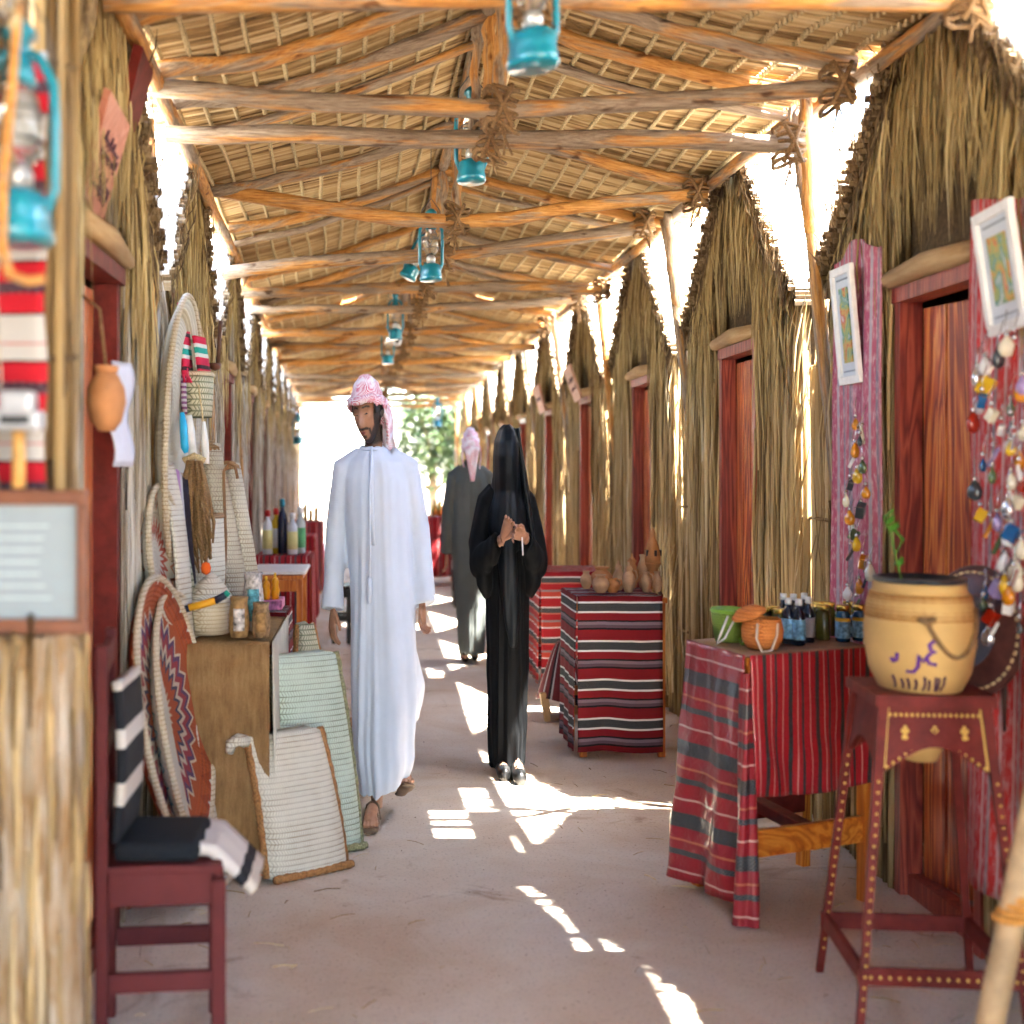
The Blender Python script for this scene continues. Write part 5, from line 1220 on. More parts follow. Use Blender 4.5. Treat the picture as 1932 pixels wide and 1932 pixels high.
# ------------------------------------------------------------------ stalls on the right, far to near
sadu_table('far table at the end of the right row', 'red striped cloth with a white edge on the farthest right table', .67, 1.05, 18.0, 18.8, .84, .72, sadu_v, 21)
for i, x in enumerate((.78, .85)):
    t = thing('brass_pot', ('left' if i == 0 else 'right')+' small brass pot on the farthest right table', 'pot', (x, 18.3, .848)); cyl('body', [(0, 0), (.05, 0), (.07, .06), (.05, .12), (.03, .15), (.045, .17), (0, .168)], flat('brass', (.5,.34,.08), .3, .5, .7), t); cyl('lid', [(0, .17), (.03, .175), (.012, .2), (0, .22)], flat('brass_b', (.5,.34,.08), .3, .5, .7), t)
chair('dark wooden chair standing beside the man in grey', (.86, 15.2, 0), 0, .2, .4, .46, .95, plain('dark_brown_wood', (.03,.012,.012), .4))
chair('black chair half hidden behind the man in white', (-.3, 12.0, 0), .0, .12, .35, .46, .9, flat('black_wood', (.012,.012,.012)))
sadu_table('table with banded cloth behind the pottery table', 'finely banded red and grey cloth beside the woman', 1.075, 1.5, 9.4, 10.05, .757, .7, M['sadu_fine'], 23)
t = thing('draped_stand', 'wooden stand draped with dark red striped cloth left of the pottery', 'stand', (1.06, 8.3, 0))
b = MB(); b.tube([(.03, 0, .3), (.03, 0, .55), (.028, 0, .6)], [.028, .024, .025], 12); b.build('neck', plain('yellow_turned_wood', (.58,.28,.06), .45, var=.2), t, True)
for x, y in ((-.09, -.03), (.13, -.02), (-.06, .2), (.12, .2)):
    b = MB(); b.rbox((x, y, .08), (.035, .05, .16), .006, (0, .18*(-1 if x < 0 else 1), 0)); b.build('leg', plain('pale_block_wood', (.5,.28,.11), .6), t)
b = MB(); b.grid(lambda u, v: (.025+math.cos(u*6.283)*(.03+.115*v**.8)+.01*math.sin(u*25)*v, .07+math.sin(u*6.283)*(.04+.16*v**.8), .43-.32*v+.02*math.sin(u*12.5)*v), 40, 12, thick=.006, uvscale=(.72, .4)); b.build('drape', M['bag_stripe'], t, True)
# pottery table
plain_table('orange wooden table carrying the clay pots', 1.01, 1.44, 7.21, 7.72, .778, M['orange_wood'], .035)
tag(cover('table_cloth', M['sadu'], 1.0, 1.41, 7.19, 7.74, .787, .75, None, 31, .01, sides='fl', wav=.006), 'red cloth with black and white bands on the pottery table', 'cloth', 'striped table cloths')
b = MB(); b.grid(lambda u, v: (1.42+.05*u, 7.25+.35*u+.004*math.sin(v*9), .79-.34*v), 6, 8, thick=.006, uvscale=(.3, .34)); tag(b.build('folded_cloth', M['bag_stripe'], None, True), 'dark striped cloth folded over the wall side of the pottery table', 'cloth')
def pot(label, loc, r, h, mat, lid=False, cat='pot', hand=False):
    t = thing('clay_pot', label, cat, loc, 0, 'clay pots on the striped table')
    cyl('body', [(0, 0), (r*.5, 0), (r*.62, h*.06), (r*.95, h*.35), (r, h*.5), (r*.85, h*.7), (r*.5, h*.85), (r*.48, h*.9), (r*.68, h), (r*.6, h), (r*.4, h*.9), (0, h*.88)], mat, t, n=22)
    if lid: cyl('lid', [(r*.55, h), (r*.4, h*1.08), (r*.14, h*1.14), (r*.18, h*1.22), (0, h*1.27)], mat, t, n=16)
    if hand:
        b = MB(); b.tube([(r*.9*SX, 0, h*.45), (r*1.3*SX, 0, h*.6), (r*1.1*SX, 0, h*.85), (r*.6*SX, 0, h*.92)], r*.09, 6); b.build('handle', mat, t, True)
    return t
for lab, px, y, r, h, m, lid, hd in (('small goblet shaped clay cup at the aisle corner', 1106, 7.55, .045, .09, M['clay_pale'], 0, 0), ('wide clay bowl at the front of the pottery table', 1133, 7.3, .065, .09, M['clay_pale'], 0, 0), ('broad clay bowl behind the front bowl', 1135, 7.55, .085, .11, M['clay'], 0, 0), ('squat orange clay bowl with a handle', 1156, 7.32, .055, .07, M['clay'], 0, 1),
        ('slim lidded clay jar left of centre', 1167, 7.45, .045, .12, M['clay_pale'], 1, 0), ('round lidded clay jar at the middle front', 1186, 7.32, .05, .12, M['clay_pale'], 1, 1), ('lidded orange clay jar behind the middle jar', 1192, 7.6, .055, .14, M['clay'], 1, 0), ('pale clay jug in the front right pair', 1219, 7.34, .042, .1, M['clay_pale'], 0, 1), ('pale clay jug at the right end of the front', 1240, 7.36, .04, .1, M['clay_pale'], 0, 0), ('small pale clay mug raised at the back right', 1213, 7.62, .045, .17, M['clay_pale'], 0, 1)):
    pot(lab, ((px-700)*y/FOC, y, .795), r, h, m, lid, 'pot', hd)
t = thing('clay_burner', 'tall pierced orange clay incense burner at the back of the pottery', 'burner', ((1231-700)*7.6/FOC, 7.6, .795))
cyl('base', [(0, 0), (.07, 0), (.06, .02), (.04, .1), (.062, .12), (.064, .13), (0, .13)], M['clay'], t); cyl('dome', [(.06, .13), (.058, .17), (.045, .22), (.03, .245), (.02, .26), (.026, .275), (.016, .3), (0, .31)], M['clay'], t)
for a in range(5):
    b = MB(); b.box((math.cos(a*1.2-2.6)*.055*SX, math.sin(a*1.2-2.6)*.055, .18), (.012, .012, .03), (0, 0, a*1.2)); b.build('opening', flat('opening_black', (.03,.012,.008)), t)  # openings drawn as near-black blocks on the dome

# ------------------------------------------------------------------ the near right table with its plastic covered cloth
TA, TB, TC, TD = Vector((1.158, 4.57)), Vector((1.62, 4.8)), Vector((1.545, 5.28)), Vector((1.075, 5.0)); TH = .822
def tq(u, v): 
    p = (TA*(1-u)+TB*u)*(1-v)+(TD*(1-u)+TC*u)*v; return p
t = thing('table', 'orange wooden table at the near right under the glossy red cloth', 'table', (tq(.5, .5).x, tq(.5, .5).y, 0)); o = tq(.5, .5)
for u, v in ((.03, .04), (.96, .04), (.05, .95), (.95, .95)):
    p = tq(u, v)-o; b = MB(); b.rbox((p.x, p.y, (TH-.03)/2), (.034, .04, TH-.03), .003, (0, 0, .4)); b.build('leg', M['orange_wood'], t)
def bar(a, c, z, w, h, m, nm):
    a, c = tq(*a)-o, tq(*c)-o; d = c-a; b = MB(); b.rbox(((a.x+c.x)/2, (a.y+c.y)/2, z), (d.length, w, h), .004, (0, 0, math.atan2(d.y, d.x))); b.build(nm, m, t)
bar((.05, .04), (.94, .04), .235, .022, .085, plank_mat('orange_rail', [(.1, (.3,.06,.006)), (.5, (.52,.14,.015)), (.95, (.66,.24,.035))], axis='x'), 'front_rail')
bar((.5, .05), (.5, .93), .255, .05, .04, M['maroon2'], 'cross_rail'); bar((.06, .93), (.94, .93), .235, .022, .08, M['maroon2'], 'back_rail')
b = MB(); V = [tq(0, 0)-o, tq(1, 0)-o, tq(1, 1)-o, tq(0, 1)-o]; b.add([(v.x, v.y, TH-.03) for v in V]+[(v.x, v.y, TH-.006) for v in V], [(3,2,1,0), (4,5,6,7), (0,1,5,4), (1,2,6,5), (2,3,7,6), (3,0,4,7)]); b.build('table_top', M['orange_wood'], t)
t = thing('plastic_covered_cloth', 'red striped cloth under clear plastic on the near right table', 'cloth', (o.x, o.y, 0), 0, 'striped table cloths')
b = MB(); b.grid(lambda u, v: (tq(u, v).x-o.x, tq(u, v).y-o.y, TH+.002), 10, 10, thick=.005, uvscale=(.75, .5)); b.build('top_sheet', plain('brown_table_paper', (.3,.17,.1), .5, var=.2, scale=20), t, True)
def fr(u, v):
    p = TA+(TB-TA)*(u*1.0)-o; nv = Vector((.447, -.894)); w = .010*math.sin(u*13+1)*v+.012*noise.noise(Vector((u*7, v*3, 3)))*(.3+v)+.012*v
    p = p+nv*(.01+w); return (p.x, p.y, TH+.003-.43*v-.03*math.sin(u*3.14)*v*.5)
b = MB(); b.grid(fr, 40, 26, thick=.005, uvscale=(.75, .43)); b.build('front_fall', M['sadu_plastic'], t, True)
def lf(u, v):
    p = TD+(TA-TD)*u-o; nv = Vector((-.97, -.2)); fo = .02*math.sin(u*11)*v+.016*noise.noise(Vector((u*6, v*4, 9)))*(.3+v)+.085*v*(.75-.55*u)
    p = p+nv*(.008+fo)+Vector((.0, .03))*v*(1-u); L = .79-.02*u
    return (p.x, p.y, TH+.003-L*v)
b = MB(); b.grid(lf, 40, 36, thick=.005, uvscale=(.5, .8)); b.build('side_fall', M['sadu_plastic_v'], t, True)
def cf(u, v):                                    # the gathered corner that hangs to the floor
    a = u*6.283; r = (.014+.02*v)*(1+.35*math.sin(a*3+v*4)); return (TA.x-o.x-.012+math.cos(a)*r, TA.y-o.y-.03+math.sin(a)*r*1.3, TH-.05-.765*v)
b = MB(); b.grid(cf, 24, 24, uvscale=(.2, .8)); b.build('corner_fall', M['sadu_plastic_v'], t, True)
Z = TH+.006
def onT(px, y, z=Z): return ((px-700)*y/FOC, y, z)
t = thing('lime_basket', 'lime green woven cup basket at the aisle end of the jar table', 'basket', onT(1374, 4.93)); 
cyl('body', [(0, 0), (.062, 0), (.075, .05), (.082, .1), (.076, .1), (.066, .03), (0, .02)], M['weave_lime'], t); cyl('rim', [(.08, .095), (.088, .102), (.08, .11), (.074, .102)], flat('lime_edge', (.2,.42,.04)), t)
b = MB(); b.tube([(-.02, -.08, .09), (-.05, -.1, .03), (-.06, -.09, .0), (-.035, -.1, .02), (.0, -.085, .08)], .004, 6); b.build('string_handle', flat('white_cord', (.7,.66,.6)), t, True)
t = thing('woven_disc', 'lime green woven lid leaning on its basket', 'basket lid', onT(1400, 4.84, Z+.052)); b = MB(); b.lathe([(0, .012), (.05, .01), (.068, -.006), (.07, .0), (.05, .02), (0, .022)], (0, 0, 0), 22, mat=Matrix.Rotation(R(70), 3, 'Y'), rx=.9, ry=.75); b.build('disc', M['weave_lime'], t, True); b = MB(); b.tube([(.0, math.cos(q)*.052, math.sin(q)*.052) for q in [i*math.pi/10 for i in range(21)]], .005, 6, cap=False); b.build('rim', flat('lime_edge_b', (.2,.42,.04)), t, True)
t = thing('orange_basket', 'orange woven round basket at the front corner of the jar table', 'basket', onT(1438, 4.74))
cyl('body', [(0, 0), (.07, 0), (.092, .03), (.096, .06), (.085, .095), (.08, .095), (.084, .05), (0, .02)], M['weave_orange'], t)
b = MB(); b.lathe([(0, .02), (.05, .016), (.08, .0), (.084, .006), (.05, .026), (0, .03)], (-.035, .02, .1), 22, rx=SX, mat=Matrix.Rotation(R(-22), 3, 'Y')); b.build('lid', M['weave_orange'], t, True)
b = MB(); b.tube([(-.035, -.08, .085), (-.045, -.105, .04), (-.03, -.11, .0), (.0, -.11, .004), (.02, -.1, .05), (.028, -.08, .085)], .004, 6); b.build('string_handle', flat('cream_cord', (.7,.55,.42)), t, True)
for i, (px, y, lab) in enumerate(((1487, 4.86, 'front left'), (1507, 4.82, 'front centre'), (1525, 4.9, 'front right'), (1478, 5.04, 'back left, partly hidden,'), (1497, 5.02, 'back middle'), (1517, 5.06, 'back right'))):
    bottle('dark bottle with white cap and blue label, %s of its cluster' % lab.strip(','), onT(px, y), .03, .15, M['glass_dark'], M['white'], M['lab_blue'] if i != 2 else M['lab_grey'], group='dark bottles with white caps')
def jar(label, px, y, r, h, m, labm, group):
    t = thing('glass_jar', label, 'jar', onT(px, y), 0, group)
    cyl('body', [(0, 0), (r*.93, 0), (r, h*.05), (r, h*.74), (r*.82, h*.82), (r*.8, h*.85), (0, h*.85)], m, t, n=18)
    cyl('lid', [(0, h*.845), (r*.88, h*.845), (r*.9, h*.98), (r*.8, h), (0, h)], M['gold'], t, n=18)
    if labm: cyl('label', [(r, h*.1), (r*1.03, h*.11), (r*1.03, h*.55), (r, h*.56)], labm, t, n=18); cyl('label_band', [(r, h*.56), (r*1.035, h*.57), (r*1.035, h*.65), (r, h*.66)], M['lab_gold'], t, n=18)
    return t
for px, y, lab in ((1443, 4.98, 'gold lidded jar just behind the orange basket'), (1461, 5.0, 'gold lidded jar between the orange basket and the dark bottles'), (1470, 4.9, 'short gold lidded jar beside the dark bottles')): jar(lab, px, y, .032, .11, M['glass_olive'], None, 'gold lidded preserve jars')
for px, y, lab in ((1552, 4.98, 'olive preserve jar right of the dark bottles'), (1563, 5.1, 'olive preserve jar set back behind the other'), (1546, 5.12, 'rearmost olive preserve jar')): jar(lab, px, y, .036, .115, M['glass_olive'], None, 'gold lidded preserve jars')
for px, y, lab in ((1590, 4.92, 'blue labelled jar nearest the olive jars'), (1622, 4.94, 'blue labelled jar next to the cream jar'), (1602, 5.08, 'blue labelled jar in the back row'), (1632, 5.1, 'rearmost blue labelled jar')): jar(lab, px, y, .034, .12, M['glass_blue'], M['lab_blue'], 'blue labelled jars')

# ------------------------------------------------------------------ carved stand with the cream jar
t = thing('carved_stand', 'maroon carved plant stand with yellow painted dots', 'stand', (1.422, 3.86, 0), R(-6)); hw, hd, top = .122, .15, .832
st = M['maroon2']
b = MB(); b.rbox((0, 0, top-.012), (hw*2+.05, hd*2+.05, .026), .005)
ring = [(math.cos(i*math.pi/16), math.sin(i*math.pi/16)) for i in range(32)]
b = MB()                                         # top: a square rim round the hole the jar sits in
def rimpt(i, r): c, s_ = math.cos(i*math.pi/16), math.sin(i*math.pi/16); m = max(abs(c), abs(s_)); return (c/m*(hw+.025)*r[0]+c*.075*(1-r[0]), s_/m*(hd+.025)*r[0]+s_*.11*(1-r[0]))
vs = []; fs = []
for z, r in ((top, (1, 0)), (top, (0, 1)), (top-.028, (0, 1)), (top-.028, (1, 0))):
    for i in range(32): p = rimpt(i, r); vs.append((p[0], p[1], z))
for a in range(4):
    for i in range(32): fs.append((a*32+i, a*32+(i+1) % 32, ((a+1) % 4)*32+(i+1) % 32, ((a+1) % 4)*32+i))
b.add(vs, fs); b.build('top_frame', st, t)
splay = .05
def corner(sx_, sy_, z): k = 1+(top-z)/top*(splay/hw)*1.6; return Vector((sx_*hw*k, sy_*hd*k, z))
for sx_ in (-1, 1):
    for sy_ in (-1, 1):
        b = MB(); b.tube([corner(sx_, sy_, top-.03), corner(sx_, sy_, .4), corner(sx_, sy_, 0)], [.017, .015, .0135], 4, ref=(1, 1, 0)); lg = b.build('leg', st, t)
        if sy_ < 0 or sx_ < 0:
            b = MB()
            for i in range(22):
                z = .62-.026*i
                if z < .05: break
                p = corner(sx_, sy_, z)+Vector((0, -.0155, 0)); b.lathe([(0, -.004), (.0045, -.002), (.0045, .002), (0, .004)], tuple(p), 8, rx=.8, ry=.5)
            stuff(b.build('painted_dots', M['yellow_paint'], lg))
def apron(a, c, nrm, deco, nm):
    """arched apron panel between two legs"""
    a, c = Vector(a), Vector(c); d = c-a; n = Vector(nrm); b = MB(); N = 18; vs = []
    z1 = top-.03
    for off in (0, .014):
        for i in range(N+1):
            u = i/N; k = 1+.10*(1); p = a+d*u
            arch = .168-.07*math.sin(u*math.pi)**1.3
            q = (p-Vector((0, 0, 0)))
            vs.append(tuple(q-n*off+Vector((0, 0, z1)))); vs.append(tuple(q-n*off+n*.02+(d*(u-.5)*.14)+Vector((0, 0, z1-arch))))
    m = 2*(N+1); fs = []
    for i in range(N):
        fs += [(2*i, 2*i+1, 2*i+3, 2*i+2), (m+2*i+2, m+2*i+3, m+2*i+1, m+2*i), (2*i+1, m+2*i+1, m+2*i+3, 2*i+3), (2*i, 2*i+2, m+2*i+2, m+2*i)]
    b.add(vs, fs); ap = b.build(nm, st, t)
    if deco:
        b = MB()
        def dot(u, zz, r=.0048):
            p = a+d*u+n*(.003+.02*(z1-zz)/.165)+d*(u-.5)*.14*((z1-zz)/.165); b.lathe([(0, -.003), (r, -.001), (r, .001), (0, .003)], (p.x, p.y, zz), 8, mat=Matrix.Rotation(R(90), 3, 'X'), rx=.75)
        for i in range(17): dot(.07+.86*i/16, z1-.02); dot(.07+.86*i/16, z1-.158+.07*math.sin((.07+.86*i/16)*math.pi)**1.3)
        for u in (.22, .5, .78):
            for dx, dz in ((0, 0), (.022, .006), (-.022, .006), (.012, -.01), (-.012, -.01), (0, .014)): dot(u+dx, z1-.065+dz, .006)
        stuff(b.build('painted_dots', M['yellow_paint'], ap))
        for u in (.012, .945):
            b = MB(); vs2 = []
            for uu, zz in ((u, z1-.004), (u+.045, z1-.004), (u+.045, z1-.15), (u, z1-.155)):
                p = a+d*uu+n*(.004+.02*(z1-zz)/.165)+d*(uu-.5)*.14*((z1-zz)/.165); vs2.append((p.x, p.y, zz))
            b.add(vs2+[(x, y+.002, z) for x, y, z in vs2], [(0,1,2,3), (7,6,5,4), (0,4,5,1), (1,5,6,2), (2,6,7,3), (3,7,4,0)]); b.build('yellow_edge', M['yellow_paint'], ap)
apron((-hw, -hd, 0), (hw, -hd, 0), (0, -1, 0), True, 'apron'); apron((-hw, hd, 0), (-hw, -hd, 0), (-1, 0, 0), False, 'apron'); apron((hw, hd, 0), (-hw, hd, 0), (0, 1, 0), False, 'apron'); apron((hw, -hd, 0), (hw, hd, 0), (1, 0, 0), False, 'apron')
for (a, c) in (((-1, -1), (1, -1)), ((-1, 1), (1, 1)), ((-1, -1), (-1, 1)), ((1, -1), (1, 1))):
    p, q = corner(*a, .15), corner(*c, .15); d = q-p; b = MB(); b.rbox(tuple((p+q)/2), (d.length+.03, .016, .045), .003, (0, 0, math.atan2(d.y, d.x))); so = b.build('stretcher', st, t)
    if a[1] == c[1] == -1:
        b = MB()
        for i in range(16): pp = p+d*(.04+.92*i/15)+Vector((0, -.0095, 0)); b.lathe([(0, -.003), (.0048, -.001), (.0048, .001), (0, .003)], tuple(pp), 8, mat=Matrix.Rotation(R(90), 3, 'X'), rx=.75)
        stuff(b.build('painted_dots', M['yellow_paint'], so))
t = thing('cream_jar', 'large cream pottery jar with purple script in the carved stand', 'jar', (1.425, 3.86, .645)); t.scale = (1.04, 1, .835)
JK = .88; prof = [(0, 0), (.06, .0), (.09, .06), (.112, .14), (.14, .22), (.172, .28), (.188, .36), (.19, .41), (.178, .49), (.165, .52)]
cyl('body', prof, M['jar_wood'], t, n=40)
cyl('neck', [(.158, .518), (.16, .525), (.156, .55), (.15, .552), (.148, .5), (.1, .47), (0, .465)], M['jar_wood'], t, n=36)
cyl('inner_pot', [(.15, .548), (.158, .556), (.158, .565), (.146, .566), (.14, .5), (0, .49)], M['black_plastic'], t, n=36)
b = MB()
for k in range(7): b.tube([(math.cos(a)*(.165+.018*k/7)*SX, math.sin(a)*(.165+.018*k/7), .512-.011*k) for a in [i*math.pi/16 for i in range(33)]], .0065, 5, cap=False)
b.build('rope_collar', plain('jute_wrap', (.42,.2,.05), .9, var=.3, scale=180, bump=.6), t, True)
def jr(z):
    for (r0, z0), (r1, z1) in zip(prof, prof[1:]):
        if z0 <= z <= z1: return r0+(r1-r0)*(z-z0)/(z1-z0)
    return .16
def jp(a, z, off=.004): r = jr(z)+off; return (math.cos(R(a))*r*SX, math.sin(R(a))*r, z)
b = MB(); b.tube([jp(-112+i*5, .46-.13*math.sin(i/14*math.pi)**.8+.02*i/14, .007) for i in range(15)], .006, 6); b.tube([jp(-118, .455, .012), jp(-110, .44, .016), jp(-104, .46, .012)], .009, 6); b.build('rope_swag', M['rope_brown'], t, True)
b = MB()
for pts in ([(-100, .385), (-104, .39), (-108, .378), (-107, .362), (-102, .357), (-107, .352), (-111, .338), (-108, .322), (-100, .318)], [(-109, .345), (-114, .325), (-118, .345), (-119, .31), (-124, .292), (-131, .292)], [(-104, .408), (-103, .412)], [(-140, .345), (-141, .325), (-145, .318), (-147, .33)]):
    b.tube([jp(a, z, .002) for a, z in pts], .0052, 5)
b.build('script', M['purple_paint'], t, True)
b = MB()
for a in (-148, -138, -131, -122, -112, -107, -100, -96, -90): b.tube([jp(a, .272+U(-.006, .012), .002), jp(a+1, .252, .002), jp(a+U(-2, 2), .236, .002)], .0035, 5)
b.build('base_script', M['dark_paint'], t, True)
t = thing('pothos_plant', 'thin green vine with a few leaves growing out of the cream jar', 'plant', (1.385, 3.93, 1.1))
b = MB(); b.tube([(.02, 0, 0), (.01, .02, .07), (.0, .02, .12), (-.02, .02, .17)], .003, 6); b.tube([(.01, .02, .07), (.03, .02, .11)], .0025, 5); b.build('stem', flat('vine_green', (.1,.22,.02)), t, True)
for p, rx_, ry_, l in (((-.02, .02, .165), .9, 1.2, .035), ((.0, .02, .135), -.9, -.9, .035), ((.03, .02, .105), .7, -1.9, .04), ((.012, .01, .04), .9, 2.2, .03), ((-.01, .02, .15), .8, .4, .03)):
    b = MB(); q = Euler((rx_, 0, ry_)).to_matrix()
    b.grid(lambda u, v: tuple(q @ Vector(((u-.5)*l*.9*math.sin(min(1, v*1.15+.08)*3.0)**.7, .006*math.sin(u*3.14), v*l))), 6, 8, thick=.0012); b.build('leaf', plain('leaf_green', (.08,.24,.025), .4, var=.2), t, True, p)
# leather shield and pole
t = thing('leather_shield', 'round dark leather shield with a stitched edge behind the cream jar', 'shield', (1.63, 4.02, .96)); t.rotation_euler = (0, R(4), R(24))
b = MB(); b.lathe([(0, .035), (.06, .032), (.12, .02), (.17, .0), (.178, -.006), (.17, -.012), (.1, .002), (0, .012)], (0, 0, 0), 36, mat=Matrix.Rotation(R(-90), 3, 'Y')); b.build('disc', plain('dark_leather', (.09,.03,.025), .4, .4, var=.3), t, True)
b = MB(); b.lathe([(0, .044), (.05, .042), (.1, .032), (.1, .028), (0, .038)], (0, 0, 0), 28, mat=Matrix.Rotation(R(-90), 3, 'Y')); b.build('boss', plain('slate_leather', (.05,.055,.08), .35, .5), t, True)
b = MB()
for i in range(44): a = i*math.pi/22; b.box((-.008, math.cos(a)*.158, math.sin(a)*.158), (.006, .006, .012), (-a+1.57 if False else a, 0, 0))
b.build('stitching', plain('cream_thread', (.6,.45,.25), .8), t)
t = thing('leather_scabbard', 'dark leather strap hanging beside the round shield', 'strap', (1.69, 3.97, .7)); b = MB(); b.tube([(0, 0, .42), (.005, -.02, .3), (.01, -.03, .1), (0, -.03, 0)], [.02, .028, .026, .012], 8, flat=.4); b.build('body', plain('brown_leather', (.07,.025,.02), .45), t, True)
b = MB(); b.tube([(0, 0, .42), (.0, .02, .55)], .008, 6); b.build('loop', plain('brown_leather_b', (.07,.025,.02), .45), t, True)
t = thing('leaning_pole', 'peeled pole leaning at the bottom right corner with a rope binding', 'pole', (1.27, 3.15, 0))
b = MB(); b.tube([(-.0, 0, 0), (.075, .01, .35), (.14, .02, .65), (.3, .05, 1.4)], [.031, .029, .028, .024], 12, wob=.03); b.build('shaft', plain('tan_pole', (.5,.34,.18), .6, var=.25, scale=12), t, True)
b = MB()
for k in range(4): b.tube([(.094+.0022*k*5+math.cos(a)*.035, .012+math.sin(a)*.035, .44+.014*k) for a in [i*math.pi/8 for i in range(17)]], .008, 6, cap=False)
b.build('rope_binding', plain('orange_rope', (.62,.28,.06), .85, var=.3, scale=150), t, True)

# ------------------------------------------------------------------ hangings, pictures and trinkets on the right wall
def hanging(label, y0, y1, z0, z1, mat, off0, off1, seed):
    b = MB(); b.grid(lambda u, v: (XR(0)-off0-(off1-off0)*v+.014*math.sin(u*16+seed)*(.4+v)+.012*noise.noise(Vector((u*5, v*3, seed))), y0+(y1-y0)*u, z0-(z0-z1)*v+.03*math.sin(u*6+seed)*(1-v)), 30, 24, thick=.006, uvscale=(abs(y1-y0)*1.2, z0-z1))
    return tag(b.build('hanging_cloth', mat, None, True), label, 'cloth', 'striped hangings on the right wall')
hanging('faded red striped cloth hanging at the right edge beside the open door', 4.2, 3.3, 2.13, .25, M['hang_pink'], .045, .07, 2)
hanging('mauve striped cloth hanging on the wall beyond the open door', 5.4, 4.94, 2.17, .35, M['hang_mauve'], .05, .06, 5)
def art_mat(name, seed):
    k = NM(name, .5, .3); v = k.coord('Object', (1, 9, 7), (seed, 0, 0)); f = k.noise(v, 1.6, 4, .6, 1.2)
    k.base(k.ramp(f, [(.3, (.62,.64,.62)), (.43, (.1,.28,.24)), (.5, (.35,.4,.12)), (.56, (.6,.33,.08)), (.62, (.5,.08,.05)), (.7, (.64,.66,.64))])); return k.m
def picture(label, y, z, w, h, off, tilt, art, roll=0):
    t = thing('picture_frame', label, 'picture', (XR(0)-off, y, z)); t.rotation_euler = (roll, tilt, 0)
    for zz in (-1, 1):
        b = MB(); b.rbox((0, 0, zz*(h/2-.014)), (.018, w, .028), .004); b.build('frame_rail', M['white'], t)
    for yy in (-1, 1):
        b = MB(); b.rbox((-.0015, yy*(w/2-.014), 0), (.018, .028, h-.05), .004); b.build('frame_stile', M['white'], t)
    b = MB(); b.box((.004, 0, 0), (.006, w-.05, h-.05)); mt = b.build('mount', plain('pale_mount', (.62,.66,.7), .6, var=.03), t)
    b = MB(); b.box((-.001, 0, .0), (.004, w-.13, h-.15)); b.build('painting', art, t)
    b = MB()
    for zz in (-1, 1): b.box((-.001, 0, zz*(h/2-.045)), (.004, w-.1, .005))
    b.build('mount_line', flat('grey_line', (.3,.34,.38)), mt)
    return t
picture('white framed picture on the red cloth at the right edge', 3.88, 1.92, .24, .33, .1, R(-7), art_mat('small_painting', 3.0), R(-3))
picture('white framed picture on the mauve cloth beyond the door', 5.17, 1.9, .22, .41, .09, R(-5), art_mat('small_painting_b', 8.0))
def gl(n_, c): return flat(n_, c, .08, .7)
TM = {'amber': gl('amber_glass', (.55,.2,.01)), 'ruby': gl('ruby_glass', (.28,.015,.005)), 'pearl': gl('pearl_glass', (.66,.6,.45)), 'smoke': gl('smoke_glass', (.04,.045,.05)), 'blue': gl('blue_glass', (.01,.09,.25)), 'green': gl('green_glass', (.08,.12,.05)), 'silver': flat('silver_metal', (.6,.6,.62), .2, .6, .8), 'yellow': gl('yellow_glass', (.68,.42,.02)), 'lilac': gl('lilac_glass', (.3,.22,.42)), 'white': M['white']}
def trinket(label, p, kind, m, s, rot=0):
    t = thing('hanging_trinket', label, 'trinket', p, rot, 'souvenir trinkets on the hanging cloths')
    if kind == 'drop': b = MB(); b.lathe([(0, -.032), (.014, -.028), (.021, -.014), (.019, 0), (.008, .016), (.003, .024), (0, .026)], (0, 0, 0), 14, rx=SX); b.v = [(x*s, y*s, z*s) for x, y, z in b.v]; b.build('bead', m, t, True)
    elif kind == 'tag': b = MB(); b.rbox((0, 0, -.006), (.026*s, .034*s, .042*s), .003, (.5, .2, .3)); b.build('tag', m, t)
    else: b = MB(); b.rbox((0, 0, -.01), (.01*s, .012*s, .06*s), .004, (.5, 0, .2)); b.build('pendant', m, t)
    b = MB(); b.lathe([(0, .02), (.007, .021), (.006, .03), (0, .032)], (0, 0, 0), 8); b.tube([(0, 0, .03), (.0, .003, .05), (.012, .004, .09)], .0015, 4); b.build('hook', TM['silver'], t, True)
kinds = ['drop', 'drop', 'tag', 'rod', 'drop']
def cluster(n, y0, y1, z0, z1, off, where, cols, seed):
    rr = random.Random(seed); cnt = {}
    for i in range(n):
        z = z0-(z0-z1)*(i+.3)/n; c = cols[i % len(cols)]; kd = kinds[(i*3+i//4) % 5]; key = (c, kd); cnt[key] = cnt.get(key, 0)+1
        nm = {'drop': 'glass drop', 'tag': 'keyring tag', 'rod': 'slim pendant'}[kd]
        trinket('%s %s, %s from the top on the %s' % (c, nm, _nth[cnt[key]-1], where), (XR(0)-off-rr.uniform(0, .03), y0+(y1-y0)*rr.random(), z), kd, TM[c], rr.uniform(.65, 1.15), rr.uniform(-1, 1))
cluster(58, 4.02, 3.72, 1.72, .95, .1, 'red right-edge cloth', ['pearl', 'ruby', 'smoke', 'white', 'pearl', 'silver', 'pearl', 'yellow', 'lilac', 'amber', 'blue', 'white', 'green'], 5)
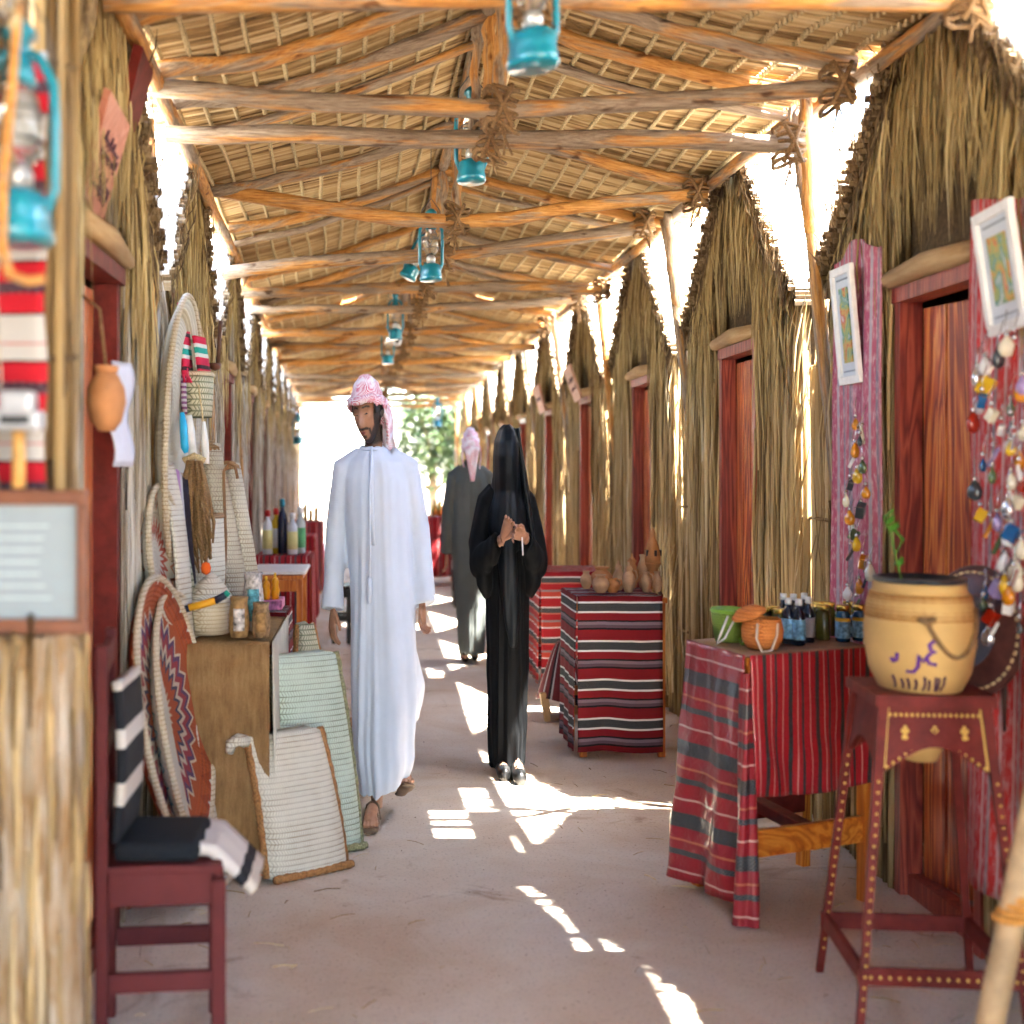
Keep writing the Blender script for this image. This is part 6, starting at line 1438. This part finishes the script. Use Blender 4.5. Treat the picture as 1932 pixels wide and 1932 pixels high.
cluster(26, 5.04, 4.84, 1.56, .82, .11, 'mauve cloth', ['amber', 'pearl', 'smoke', 'amber', 'white', 'green', 'yellow', 'smoke'], 9)

# ------------------------------------------------------------------ beyond the lane
def tree(label, loc, h, r, seed, mats, name='tree'):
    rr = random.Random(seed); t = thing(name, label, 'tree', loc)
    b = MB(); tips = []
    trunk = [(0, 0, 0), (rr.uniform(-.1, .1), rr.uniform(-.1, .1), h*.25), (rr.uniform(-.2, .2), rr.uniform(-.2, .2), h*.5)]
    b.tube(trunk, [.14, .11, .08], 8)
    for i in range(9):
        a = i*2.4; e = rr.uniform(.5, 1.0); s_ = Vector(trunk[2] if i % 2 else trunk[1]); tip = s_+Vector((math.cos(a)*r*.7*e, math.sin(a)*r*.7*e, h*.4*rr.uniform(.5, 1)))
        b.tube([s_, (s_+tip)/2+Vector((0, 0, .15)), tip], [.05, .035, .012], 6); tips.append(tip)
    b.build('trunk', mats[0], t, True)
    b = MB()
    for i in range(9000):
        c = rr.choice(tips); d = Vector((rr.gauss(0, 1), rr.gauss(0, 1), rr.gauss(0, .8))); p = c+d*r*.3
        a, e = rr.uniform(0, 6.28), rr.uniform(-.7, .7); l = rr.uniform(.06, .14); ax = Vector((math.cos(a)*math.cos(e), math.sin(a)*math.cos(e), math.sin(e)))*l; sd = Vector((-math.sin(a), math.cos(a), 0))*l*.35
        b.add([tuple(p-ax), tuple(p+sd), tuple(p+ax), tuple(p-sd)], [(0, 1, 2, 3)], rr.random())
    stuff(b.build('crown', mats[1], t)); return t
k = NM('pale_green_leaf', .6, .3); k.base(k.ramp(k.attr(), [(0, (.02,.04,.012)), (.5, (.04,.07,.02)), (1, (.07,.1,.035))])); bk = plain('tree_bark', (.22,.16,.1), .9, var=.3, scale=9)
tree('loose green tree standing beyond the right side of the lane end', (1.55, 36, 0), 3.3, 1.5, 3, (bk, k.m)); tree('second pale tree further off beyond the lane end', (3.0, 47, 0), 4.6, 2.4, 8, (bk, k.m)); tree('distant tree left of the lane end', (-4.2, 70, 0), 5.0, 3.0, 12, (bk, k.m))
